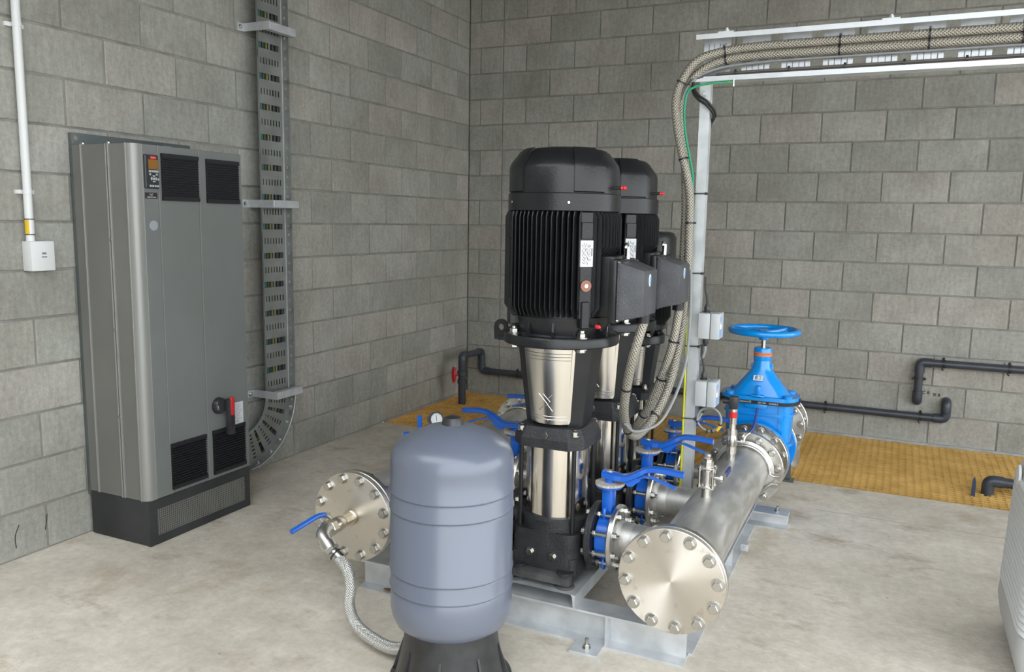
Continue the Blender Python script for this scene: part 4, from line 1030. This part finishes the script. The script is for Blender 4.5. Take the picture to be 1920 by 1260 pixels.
tube(bm, spline([(bx+.05, by, .52), (bx+.055, by+.01, .545), (bx+.075, by+.03, .56)], 4), .004, 6); hn = obj('handle', bm, SSF, pt_)
bm = bmesh.new(); tube(bm, spline([(bx+.07, by+.025, .56), (bx+.085, by+.035, .585), (bx+.095, by+.035, .665)], 5), .0065, 8); obj('handle_grip', bm, mat('navy_grip_b', (.02, .05, .25), .4), hn)

# gauge and small valve on the left manifold, showing behind the tank top
ga = thing('pressure_gauge', 'round white faced pressure gauge on the left manifold, above the grey tank', 'gauge', (1.46, -2.97, .44))
gc = Vector((1.452, -2.98, .568)); gd = Vector((.75, -.62, .25)).normalized()
bm = bmesh.new(); cyl(bm, (1.455, -2.98, .43), (1.455, -2.98, .54), .01, n=12); obj('stem', bm, SSB, ga)
bm = bmesh.new(); cyl(bm, gc-gd*.02, gc+gd*.012, .034, n=32, bev=.003); obj('case', bm, SSF, ga)
bm = bmesh.new(); ring(bm, gc+gd*.008, gc+gd*.016, .027, .0345, 32); obj('bezel', bm, BLKP, ga)
bm = bmesh.new(); cyl(bm, gc+gd*.011, gc+gd*.013, .028, n=32); dl = obj('dial', bm, WINK, ga)
gx_, gy_, _ = frame(gd)
bm = bmesh.new()
for i in range(9):
    t = -.8+i*.6; a = gx_*math.cos(t)+gy_*math.sin(t); tube(bm, [gc+gd*.0135+a*.021, gc+gd*.0135+a*.025], .0008, 4)
tube(bm, [gc+gd*.0138-gy_*.008, gc+gd*.0138+gy_*.019], .0012, 4); obj('needle_and_marks', bm, INK, dl)
ib = thing('isolating_valve', 'little blue handled valve standing left of the pressure gauge', 'valve', (1.42, -3.06, .43))
bm = bmesh.new(); cyl(bm, (1.42, -3.06, .42), (1.42, -3.06, .50), .012, n=12); cyl(bm, (1.405, -3.06, .47), (1.435, -3.06, .47), .016, n=8); obj('body', bm, SSB, ib)
bm = bmesh.new(); box(bm, 1.41, 1.43, -3.066, -3.054, .49, .60, .004); obj('handle', bm, BLUE, ib)

# ------------------------------------------------------------------ grey pressure tank
tx, ty = 2.06, -3.91
tk = thing('pressure_tank', 'grey blue cylindrical pressure tank standing in the foreground', 'tank', (tx, ty, 0))
bm = bmesh.new(); R = .187
pr = [(0, .830), (.04, .827), (.08, .817), (.12, .800), (.15, .783), (.168, .769), (.179, .754), (.185, .738), (R, .715)]
def bead(z, s=1):
    return [(R, z+.009), (R+.0035*s, z+.004), (R+.0035*s, z+.001), (R-.003*s, z-.004), (R, z-.009)]
for z in (.634, .58, .389, .336): pr += bead(z)
pr += [(R, .265), (.183, .24), (.172, .216), (.15, .2), (.1, .19), (0, .188)]
lathe(bm, pr, (tx, ty, 0), n=96); obj('shell', bm, TANK, tk, ang=60)
bm = bmesh.new(); lathe(bm, [(.034, .824), (.031, .836), (.025, .848), (.012, .853), (0, .854)], (tx, ty, 0), n=32); obj('valve_cap', bm, BLKP, tk)
bm = bmesh.new(); lathe(bm, [(.14, .205), (.142, .195), (.15, .13), (.168, .055), (.176, .03), (.192, .022), (.194, .012), (.188, .004), (.17, .0)], (tx, ty, 0), n=72); st = obj('base_stand', bm, BLKP, tk)
for i in range(8):
    t = i*PI/4+.3; M = Matrix.Translation((tx, ty, 0)) @ Matrix.Rotation(t, 4, 'Z'); bm = bmesh.new()
    prism(bm, [(.15, .14), (.19, .02), (.165, .02)], lambda a, b, h, M=M: M @ Vector((a, h, b)), -.004, .004); obj('rib', bm, BLKP, st)

# ball valve, elbow and braided hose from the left blank flange to the tank
hv = thing('hose_ball_valve', 'brass ball valve with a blue handle screwed into the left blank flange', 'valve', (MXL, -3.68, .30))
bm = bmesh.new(); cyl(bm, (MXL, -3.606, PZ), (MXL, -3.622, PZ), .03, n=24, bev=.004); cyl(bm, (MXL, -3.62, PZ), (MXL, -3.66, PZ), .022, n=8); lathe(bm, [(.02, .06), (.027, .075), (.028, .1), (.02, .115)], (MXL, -3.6, PZ), (0, -1, 0), 24); cyl(bm, (MXL, -3.712, PZ), (MXL, -3.742, PZ), .029, n=6, bev=.003); obj('body', bm, mat('nickel_brass', (.62, .56, .46), .3, .95), hv)
bm = bmesh.new(); tube(bm, spline([(MXL, -3.73, PZ), (MXL, -3.765, PZ), (MXL+.012, -3.79, PZ-.012), (MXL+.042, -3.797, PZ-.038)], 5), .0245, 16); cyl(bm, (MXL+.03, -3.795, PZ-.028), (MXL+.05, -3.799, PZ-.046), .03, n=20); obj('elbow', bm, SSF, hv)
bm = bmesh.new(); cyl(bm, (MXL-.02, -3.69, PZ+.01), (MXL-.05, -3.69, PZ+.025), .009, n=10); cyl(bm, (MXL-.045, -3.69, PZ+.022), (MXL-.055, -3.69, PZ+.027), .016, n=6)
hn = obj('handle_stem', bm, SSB, hv)
bm = bmesh.new(); pts = [(MXL-.05, -3.70, PZ+.03), (MXL-.06, -3.73, PZ+.032), (MXL-.075, -3.79, PZ+.018), (MXL-.088, -3.84, PZ+.006)]
tube(bm, spline(pts, 4), .0095, 10); obj('handle', bm, BLUE, hv)
hs_ = thing('braided_hose', 'silver braided hose curving from the left flange to the foot of the grey tank', 'hose', (1.65, -3.84, .03))
hp = spline([(1.505, -3.80, .288), (1.545, -3.80, .262), (1.592, -3.815, .235), (1.618, -3.83, .185), (1.622, -3.845, .125), (1.655, -3.86, .075), (1.73, -3.88, .05), (1.84, -3.90, .045), (1.96, -3.91, .09)], 8)
bm = bmesh.new(); tube(bm, hp, .0205, 20); obj('hose', bm, HOSE, hs_, ang=80)
d = (hp[3]-hp[0]).normalized()
bm = bmesh.new(); cyl(bm, hp[0]-d*.005, hp[0]+d*.022, .029, n=6, bev=.003); cyl(bm, hp[0]+d*.02, hp[0]+d*.06, .0235, n=20); obj('ferrule', bm, SSB, hs_)
bm = bmesh.new(); ring(bm, hp[0]+d*.03, hp[0]+d*.036, .022, .025, 20); obj('band', bm, BLKP, hs_)

# ------------------------------------------------------------------ galvanised post, overhead tray, conduits
po = thing('cable_post', 'upright galvanised steel strut post between the pumps and the right manifold', 'post', (2.487, -2.6, .12))
PXp, PYp = 2.487, -2.6
bm = bmesh.new(); w = .0205; t = .003
prism(bm, [(PXp-w, PYp-w), (PXp+w, PYp-w), (PXp+w, PYp+w), (PXp+w-.01, PYp+w), (PXp+w-.01, PYp+w-t), (PXp+w-t, PYp+w-t), (PXp+w-t, PYp-w+t), (PXp-w+t, PYp-w+t), (PXp-w+t, PYp+w-t), (PXp-w+.01, PYp+w-t), (PXp-w+.01, PYp+w), (PXp-w, PYp+w)], XY, .119, 2.0)
obj('strut', bm, GALV, po)
bm = bmesh.new(); box(bm, PXp-.022, PXp+.022, PYp-w-.005, PYp-w, 1.93, 2.0); bolt(bm, (PXp, PYp-w-.005, 1.955), (0, -1, 0), .01, .01); obj('bracket', bm, GALV, po)
bm = bmesh.new(); box(bm, PXp-.05, PXp+.05, PYp-.05, PYp+.05, .1185, .126); obj('foot_plate', bm, GALV, po)
ot = thing('overhead_cable_tray', 'horizontal galvanised cable ladder held up by the post, top right', 'cable tray', (3.3, -2.6, 2.0))
TX0, TX1 = 2.445, 6.195
bm = bmesh.new(); box(bm, TX0, TX1, -2.64, -2.575, 2.178, 2.182); box(bm, TX0, TX1, -2.643, -2.639, 2.163, 2.182); obj('top_rail', bm, GALV, ot)
bm = bmesh.new(); box(bm, TX0-.01, TX1, -2.64, -2.575, 2.0, 2.004); box(bm, TX0-.01, TX1, -2.643, -2.639, 2.0, 2.019); obj('bottom_rail', bm, GALV, ot)
x = TX0+.02; first = None
while x < TX1-.1:
    if first is None:
        bm = bmesh.new()
        for a, b in ((0, .018), (.022, .042), (.064, .084), (.088, .106)): box(bm, x+a, x+b, -2.580, -2.577, 2.004, 2.178)
        box(bm, x, x+.106, -2.581, -2.578, 2.004, 2.03); box(bm, x, x+.106, -2.581, -2.578, 2.155, 2.178); box(bm, x+.04, x+.066, -2.580, -2.577, 2.04, 2.075); box(bm, x+.04, x+.066, -2.580, -2.577, 2.115, 2.155)
        first = obj('rung', bm, GALV, ot); x00 = x
    else:
        c = inst(first, ot, (0, 0, 0)); c.location = (x-x00, 0, 0)
    x += .152
for x in (2.56, 3.15, 3.9):
    bm = bmesh.new(); box(bm, x-.03, x+.03, -2.64, -2.60, 2.182, 2.188); bolt(bm, (x, -2.62, 2.188), (0, 0, 1), .01, .01, False, .006); obj('rail_bolt', bm, GALV, ot)
A = [(2.473, -3.33, 1.105), (2.442, -3.32, 0.998), (2.411, -3.28, 0.895), (2.381, -3.22, 0.774), (2.37, -3.15, 0.692), (2.38, -3.08, 0.636), (2.396, -3.0, 0.644), (2.427, -2.93, 0.705), (2.455, -2.86, 0.807), (2.464, -2.78, 0.936), (2.465, -2.71, 1.07), (2.464, -2.68, 1.221), (2.462, -2.68, 1.394), (2.46, -2.68, 1.522), (2.445, -2.68, 1.618), (2.414, -2.68, 1.734), (2.391, -2.68, 1.84), (2.383, -2.68, 1.923), (2.402, -2.68, 1.995), (2.453, -2.665, 2.074), (2.539, -2.635, 2.11), (2.68, -2.614, 2.126), (3.0, -2.61, 2.128), (4.5, -2.61, 2.128), (6.19, -2.61, 2.128)]
B = [(2.474, -2.84, 1.105), (2.456, -2.84, 0.976), (2.415, -2.82, 0.84), (2.358, -2.8, 0.697), (2.31, -2.77, 0.618), (2.285, -2.73, 0.576), (2.299, -2.69, 0.576), (2.354, -2.68, 0.696), (2.404, -2.67, 0.814), (2.434, -2.66, 0.951), (2.436, -2.65, 1.108), (2.436, -2.65, 1.306), (2.436, -2.65, 1.48), (2.43, -2.648, 1.598), (2.416, -2.637, 1.737), (2.396, -2.637, 1.843), (2.392, -2.637, 1.928), (2.417, -2.637, 1.993), (2.472, -2.63, 2.046), (2.544, -2.62, 2.078), (2.677, -2.612, 2.092), (3.0, -2.61, 2.0935), (4.5, -2.61, 2.0935), (6.19, -2.61, 2.0935)]
def ties(par, path, idx, r):
    for i in idx:
        p = path[i]; d = (path[min(i+1, len(path)-1)]-path[i-1]).normalized()
        bm = bmesh.new(); ring(bm, p-d*.0035, p+d*.0035, r, r+.0025, 20)
        x, y, _ = frame(d); box(bm, -.005, .005, r, r+.009, -.004, .004, M=Matrix.Translation(p) @ Matrix(((x.x, y.x, d.x, 0), (x.y, y.y, d.y, 0), (x.z, y.z, d.z, 0), (0, 0, 0, 1))))
        obj('cable_tie', bm, BLKP, par)
for nm, P_, lab, idx in (('braided_conduit', A, 'braided beige conduit from the front motor box, upper one on the overhead tray', [14, 26, 41, 74, 88, 108]), ('braided_conduit', B, 'braided beige conduit from the middle motor box, lower one on the overhead tray', [6, 13, 21, 48, 62])):
    c = thing(nm, lab, 'conduit', P_[5], 'braided conduits from the motors')
    sp = spline(P_, 6); bm = bmesh.new(); tube(bm, sp, .0168, 16); obj('sheath', bm, BRAID, c, ang=80); ties(c, sp, [i for i in idx if i < len(sp)-1], .0168)
    zt = P_[-1][2]; tp = [Vector((x_, -2.61, zt)) for x_ in (2.69, 2.98, 3.28, 3.57, 3.87, 4.17)]; ties(c, tp, range(1, 5), .0168)
    bm = bmesh.new(); q_ = spline(P_, 6); k_ = min(range(len(q_)), key=lambda i_: abs(q_[i_].x-2.56)+(9 if q_[i_].z < 2.05 else 0)); bm.free(); ties(c, q_, [k_], .0168)
E_ = [(2.599, -2.64, 1.994), (2.51, -2.672, 1.986), (2.452, -2.69, 1.971), (2.434, -2.71, 1.943), (2.427, -2.71, 1.877), (2.435, -2.708, 1.794), (2.449, -2.69, 1.712), (2.461, -2.662, 1.629), (2.459, -2.642, 1.523), (2.459, -2.632, 1.372), (2.459, -2.628, 1.175), (2.46, -2.628, 0.953), (2.462, -2.628, 0.589), (2.462, -2.628, 0.30)]
c = thing('earth_wire', 'green and yellow earth wire running down the galvanised post', 'wire', (2.462, -2.63, .3))
bm = bmesh.new(); tube(bm, spline(E_, 6), .0048, 10); obj('wire', bm, EARTH, c, ang=80)
for z in (1.56, 1.235, .93, .62, 1.93):
    if z > 1.7: continue
    bm = bmesh.new(); tube(bm, [(PXp-w-.012, PYp-w-.012, z), (PXp+w+.002, PYp-w-.004, z+.001), (PXp+w+.002, PYp+w+.002, z), (PXp-w-.002, PYp+w+.002, z), (PXp-w-.012, PYp-w+.002, z)], .0026, 6, True); box(bm, PXp+w-.002, PXp+w+.008, PYp-w-.008, PYp-w+.004, z-.005, z+.005); obj('cable_tie', bm, BLKP, c)
bm = bmesh.new(); cyl(bm, (2.60, -2.64, 1.975), (2.60, -2.64, 2.002), .005, n=8); obj('lug_bolt', bm, SSB, c)
th = [(2.383, -3.2, 0.71), (2.393, -3.15, 0.675), (2.414, -3.08, 0.662), (2.455, -2.98, 0.68), (2.49, -2.9, 0.774), (2.505, -2.82, 0.89), (2.497, -2.75, 1.01), (2.485, -2.70, 1.137), (2.478, -2.69, 1.25)]
bm = bmesh.new(); tube(bm, spline(th, 6), .006, 8); single('signal_cable', bm, GCAB, 'thin grey cable looping beside the braided conduits below the motor boxes', 'cable')
bm = bmesh.new(); tube(bm, spline([(2.40, -2.65, 1.93), (2.43, -2.655, 1.99), (2.50, -2.625, 2.042), (2.68, -2.6, 2.068), (3.2, -2.598, 2.072), (6.19, -2.598, 2.072)], 6), .006, 8); single('signal_cable', bm, GCAB, 'thin grey cable under the two braided conduits on the overhead tray', 'cable')
for i, (dz, dy) in enumerate(((0, 0), (.009, .004), (.004, -.008))):
    bm = bmesh.new(); tube(bm, spline([(2.43, -2.66+dy, 1.985+dz), (2.445, -2.64+dy, 2.008+dz), (2.52, -2.626+dy, 2.016+dz), (2.6, -2.626+dy, 2.024+dz), (3.2, -2.626+dy, 2.025+dz), (6.19, -2.626+dy, 2.025+dz)], 5), .0042, 6)
    o = single('control_cable', bm, mat('brown_grey_sheath_%d' % i, (.2-.05*i, .18-.045*i, .16-.04*i), .5), ('lowest thin cable along the bottom rail of the overhead tray', 'topmost of the thin cables along the bottom rail of the overhead tray', 'front thin dark cable along the bottom rail of the overhead tray')[i], 'cable', 'thin cables on the overhead tray')
    if i == 1:
        for x in [2.6+.2*k for k in range(9)]:
            bm = bmesh.new(); cyl(bm, (x, -2.627, 2.029), (x+.008, -2.627, 2.029), .0145, n=12); obj('cable_tie', bm, BLKP, o)
bl = [(2.441, -2.655, 1.985), (2.448, -2.658, 1.955), (2.470, -2.662, 1.929), (2.499, -2.66, 1.909), (2.519, -2.635, 1.885), (2.519, -2.59, 1.862), (2.50, -2.569, 1.835), (2.487, -2.575, 1.75), (2.487, -2.592, 1.6), (2.487, -2.595, 1.2)]
for i in range(2):
    bm = bmesh.new(); tube(bm, spline([Vector(p)+Vector((.004*i if k < 5 else .006*i, -.004*i if k < 5 else 0, .012*i if k < 7 else 0)) for k, p in enumerate(bl)], 5), .0055, 8)
    single('black_lead', bm, BCAB, ('black cable sweeping from the tray around the top of the post', 'second black cable tucked above the first at the post top')[i], 'cable')
for k, (zc, lab) in enumerate(((1.02, 'upper grey sensor box fixed to the right side of the post'), (.735, 'lower grey sensor box fixed to the right side of the post'))):
    b_ = thing('sensor_box', lab, 'box', (2.55, -2.6, zc-.06), 'grey sensor boxes on the post')
    bm = bmesh.new(); box(bm, PXp+w+.001, PXp+w+.05, -2.648, -2.555, zc-.053, zc+.053, .004); obj('case', bm, LGP, b_)
    bm = bmesh.new(); box(bm, PXp+w+.052, PXp+w+.088, -2.65, -2.553, zc-.053, zc+.055, .005); ld = obj('lid', bm, LGP, b_)
    bm = bmesh.new(); box(bm, PXp+w+.0875, PXp+w+.0895, -2.64, -2.60, zc-.045, zc-.01); box(bm, PXp+w+.0875, PXp+w+.0895, -2.635, -2.61, zc+.02, zc+.04); obj('blue_label', bm, LBLUE, ld)
    bm = bmesh.new(); box(bm, PXp+w+.088, PXp+w+.094, -2.645, -2.62, zc-.01, zc+.012, .002, seg=1); obj('latch', bm, WHT, ld)
    cx = PXp+w+.026
    for s in (1, -1):
        bm = bmesh.new(); lathe(bm, [(.016, 0), (.016, .006), (.012, .008), (.013, .02), (.009, .03), (.007, .036), (0, .036)], (cx, -2.60, zc+s*.053), (0, 0, s), 16); obj('cable_gland', bm, BLKP, b_)
    bm = bmesh.new(); tube(bm, spline([(cx, -2.60, zc+.085), (cx-.002, -2.60, zc+.11), (cx-.012, -2.595, zc+.15), (cx-.016, -2.585, zc+.2)], 5), .0045, 8); obj('lead', bm, BCAB, b_)
bm = bmesh.new(); tube(bm, spline([(PXp+w+.026, -2.60, .935), (PXp+w+.026, -2.60, .915), (PXp+w+.018, -2.595, .885), (PXp+w+.006, -2.59, .87)], 5), .006, 8); single('sensor_lead', bm, GCAB, 'short grey cable below the upper sensor box', 'cable')
co = thing('cable_coil', 'loose loop of grey cable hanging below the lower sensor box', 'cable', (2.568, -2.61, .57))
cc = Vector((2.568, -2.612, .622))
for k in range(2):
    bm = bmesh.new(); tube(bm, [cc+Vector((.05*math.cos(t), -.004*k, .05*math.sin(t)+.003*k)) for t in [2*PI*i/32 for i in range(32)]], .0048, 8, True); obj('loop', bm, GCAB, co)
bm = bmesh.new(); tube(bm, spline([(PXp+w+.026, -2.60, .648), (PXp+w+.02, -2.605, .63), (cc.x-.049, -2.61, .615)], 4), .0048, 8); obj('lead', bm, GCAB, co)
bm = bmesh.new(); cyl(bm, cc+Vector((.034, -.003, -.042)), cc+Vector((.05, -.003, -.018)), .0072, n=12); obj('yellow_tag', bm, YLW, co)
for t in (3.4, 4.6, 5.0, 5.95):
    d = Vector((-math.sin(t), 0, math.cos(t))); p_ = cc+Vector((.05*math.cos(t), -.003, .05*math.sin(t))); bm = bmesh.new(); cyl(bm, p_-d*.003, p_+d*.003, .0085, n=10); obj('cable_tie', bm, BLKP, co)

# ------------------------------------------------------------------ dark PVC pipes on the back wall
def elbow(c, a, b, r=.045, n=8): return arc(c, a, b, r, 0, PI/2, n)
def pvc(name, lab, runs, r=.0255, sockets=(), clips=(), loc=None):
    o = thing(name, lab, 'pipe', loc or runs[0]); bm = bmesh.new()
    # round the corners
    P = [Vector(p) for p in runs]; pts = [P[0]]
    for i in range(1, len(P)-1):
        a = (P[i-1]-P[i]).normalized(); b = (P[i+1]-P[i]).normalized(); q = min(.035, (P[i-1]-P[i]).length*.45, (P[i+1]-P[i]).length*.45)
        for j in range(7):
            t = j/6; pts.append((P[i]+a*q)*(1-t)**2+P[i]*2*t*(1-t)+(P[i]+b*q)*t*t)
    pts.append(P[-1]); tube(bm, pts, r, 20); obj('pipe', bm, PVC, o)
    for i in range(1, len(P)-1):
        a = (P[i-1]-P[i]).normalized(); b = (P[i+1]-P[i]).normalized(); e = .07
        ea = min(e, (P[i-1]-P[i]).length*.9); eb = min(e, (P[i+1]-P[i]).length*.9); q = .03
        seg = [P[i]+a*ea]+[(P[i]+a*q)*(1-t)**2+P[i]*2*t*(1-t)+(P[i]+b*q)*t*t for t in [j/6 for j in range(7)]]+[P[i]+b*eb]
        bm = bmesh.new(); tube(bm, seg, r+.005, 20); obj('elbow', bm, PVC, o)
    for p, d in clips:
        p = Vector(p); d = Vector(d); bm = bmesh.new(); s = d.cross(Vector((0, 1, 0)))
        ring(bm, p-d*.008, p+d*.008, r, r+.004, 20)
        for q in (-1, 1): cyl(bm, p+s*q*(r+.002)-d*.01+Vector((0, -.004, 0)), p+s*q*(r+.016)-d*.0+Vector((0, -.004, 0)), .008, n=6)
        box(bm, min(p.x-.01, p.x+.01), p.x+.01, p.y, -.001, p.z-.01, p.z+.01); obj('clip', bm, BLKP, o)
    return o
wy = -.045
pvc('pvc_pipe', 'upper dark grey pipe on the back wall at far right, turning down into the wall', [(6.19, wy, .56), (3.42, wy, .56), (3.42, wy, .297), (3.42, -.001, .297)], clips=[((3.56, wy, .56), (1, 0, 0)), ((3.93, wy, .56), (1, 0, 0)), ((3.42, wy, .455), (0, 0, 1))])
lp = pvc('pvc_pipe', 'long lower dark grey pipe along the back wall from the corner valve', [(.20, -.45, -.2), (.20, -.45, .385), (.16, wy, .36), (.165, wy, .2), (3.595, wy, .195), (3.595, wy, .305), (3.595, -.001, .305)], clips=[((.5, wy, .2), (1, 0, 0)), ((2.86, wy, .196), (1, 0, 0)), ((3.45, wy, .195), (1, 0, 0))], loc=(.2, -.45, -.2))
bm = bmesh.new(); lathe(bm, [(.026, .0), (.036, .0), (.036, .03), (.03, .034), (.03, .055), (.038, .06), (.038, .10), (.03, .105), (.03, .15), (.026, .152)], (.20, -.45, .165), n=24); vv_ = obj('ball_valve', bm, PVC, lp)
bm = bmesh.new(); cyl(bm, (.2, -.45, .235), (.155, -.49, .235), .012, n=12); hb = Vector((.15, -.494, .235)); hd_ = Vector((-.75, -.66, 0)).normalized(); sx_ = Vector((-hd_.y, hd_.x, 0))
ringp = [hb+hd_*.0+sx_*(.026*math.cos(t))+Vector((0, 0, .052*math.sin(t))) for t in [2*PI*i/24 for i in range(24)]]
tube(bm, ringp, .012, 10, True); obj('red_handle', bm, RED, vv_)
bm = bmesh.new(); lathe(bm, [(.03, 0), (.03, .16)], (.20, -.45, .0), n=24); obj('lower_sleeve', bm, PVC, lp)
fe = pvc('floor_pipe', 'short dark grey elbow pipe rising from the grating toward the white unit', [(3.775, -.985, -.15), (3.775, -.985, .075), (4.3, -.97, .06)], .027, loc=(3.775, -.985, 0))
bm = bmesh.new(); ring(bm, (3.90, -.982, .071), (3.96, -.98, .069), .027, .038, 24, .004); obj('union', bm, PVC, fe)
bm = bmesh.new(); prism(bm, [(-.01, -.05), (.012, -.05), (.01, .08), (.003, .105), (-.006, .085)], lambda a, b, h: Vector((3.70+a, -1.05+h, b)), -.006, .006); single('blue_strip', bm, DBLUE, 'thin dark blue plastic strip sticking up out of the grating', 'strip')
for i in range(2):
    x0 = (3.47, 3.535)[i]; z0 = (.352, .343)[i]
    h_ = thing('pencilled_mark', ('handwritten C8 mark on the block wall beside the upper pipe elbow', 'handwritten X8 mark on the block wall above the lower pipe end')[i], 'mark', (x0, -.002, z0-.01))
    text('lettering', ('C 8', 'X 8')[i], .03, SCUFF, h_, (x0, -.003, z0), (1, 0, 0), (0, 0, 1), bold=.0006)

# ------------------------------------------------------------------ white ribbed unit at the right edge
wu = thing('ribbed_unit', 'white plastic unit with ribbed sides cut off by the right edge', 'machine', (4.05, -2.95, 0))
def rr_loop(a, b, r, z, cx=4.005, cy=-2.95): return [Vector((cx+x, cy+y, z)) for x, y in rrect(a, b, r, 6)]
bm = bmesh.new(); prev = None
zs = []; z = .2
while z < .585: zs += [(z, 0), (z+.005, .011), (z+.015, .011), (z+.02, 0)]; z += .022
zs += [(.61, -.002), (.64, -.008), (.655, -.025), (.657, -.08)]
for z, o_ in zs:
    L_ = [bm.verts.new(v) for v in rr_loop(.335+o_+.03*(.4-z), .31+o_+.03*(.4-z), .09+o_, z)]
    if prev:
        for i in range(len(L_)): bm.faces.new([prev[i], prev[(i+1) % len(L_)], L_[(i+1) % len(L_)], L_[i]])
    prev = L_
bm.faces.new(prev); obj('ribbed_body', bm, WHT, wu)
bm = bmesh.new(); prev = None
for z, o_ in ((.06, -.012), (.07, 0), (.14, .012), (.2, .008)):
    L_ = [bm.verts.new(v) for v in rr_loop(.34+o_, .315+o_, .09, z)]
    if prev:
        for i in range(len(L_)): bm.faces.new([prev[i], prev[(i+1) % len(L_)], L_[(i+1) % len(L_)], L_[i]])
    else: bm.faces.new(L_[::-1])
    prev = L_
bm.faces.new(prev); obj('lower_body', bm, MGP, wu)
bm = bmesh.new(); prism(bm, [(v.x, v.y) for v in rr_loop(.3, .28, .08, 0)], XY, 0, .065); obj('dark_base', bm, BLKD, wu)
bm = bmesh.new(); lathe(bm, [(0, .008), (.034, .008), (.036, .004), (.036, 0), (0, 0)], (3.672, -2.80, .60), (-1, 0, 0), 28)
obj('oval_badge', bm, WINK, wu)

# dry leaf on the beam flange
bm = bmesh.new()
lv_ = [(-.02, 0, .006), (-.008, .01, .004), (.008, .009, .008), (.022, 0, .003), (.006, -.008, .005), (-.01, -.008, .009)]
add(bm, [Vector((1.545, -3.495, .011))+Vector(v) for v in lv_]+[Vector((1.545, -3.495, .008))+Vector(v) for v in lv_], [(0, 1, 2, 3, 4, 5), (6, 7, 8, 9, 10, 11)]+[(i, (i+1) % 6, 6+(i+1) % 6, 6+i) for i in range(6)])
single('dry_leaf', bm, LEAF, 'curled brown dry leaf lying on the skid beam flange left of the tank', 'leaf')
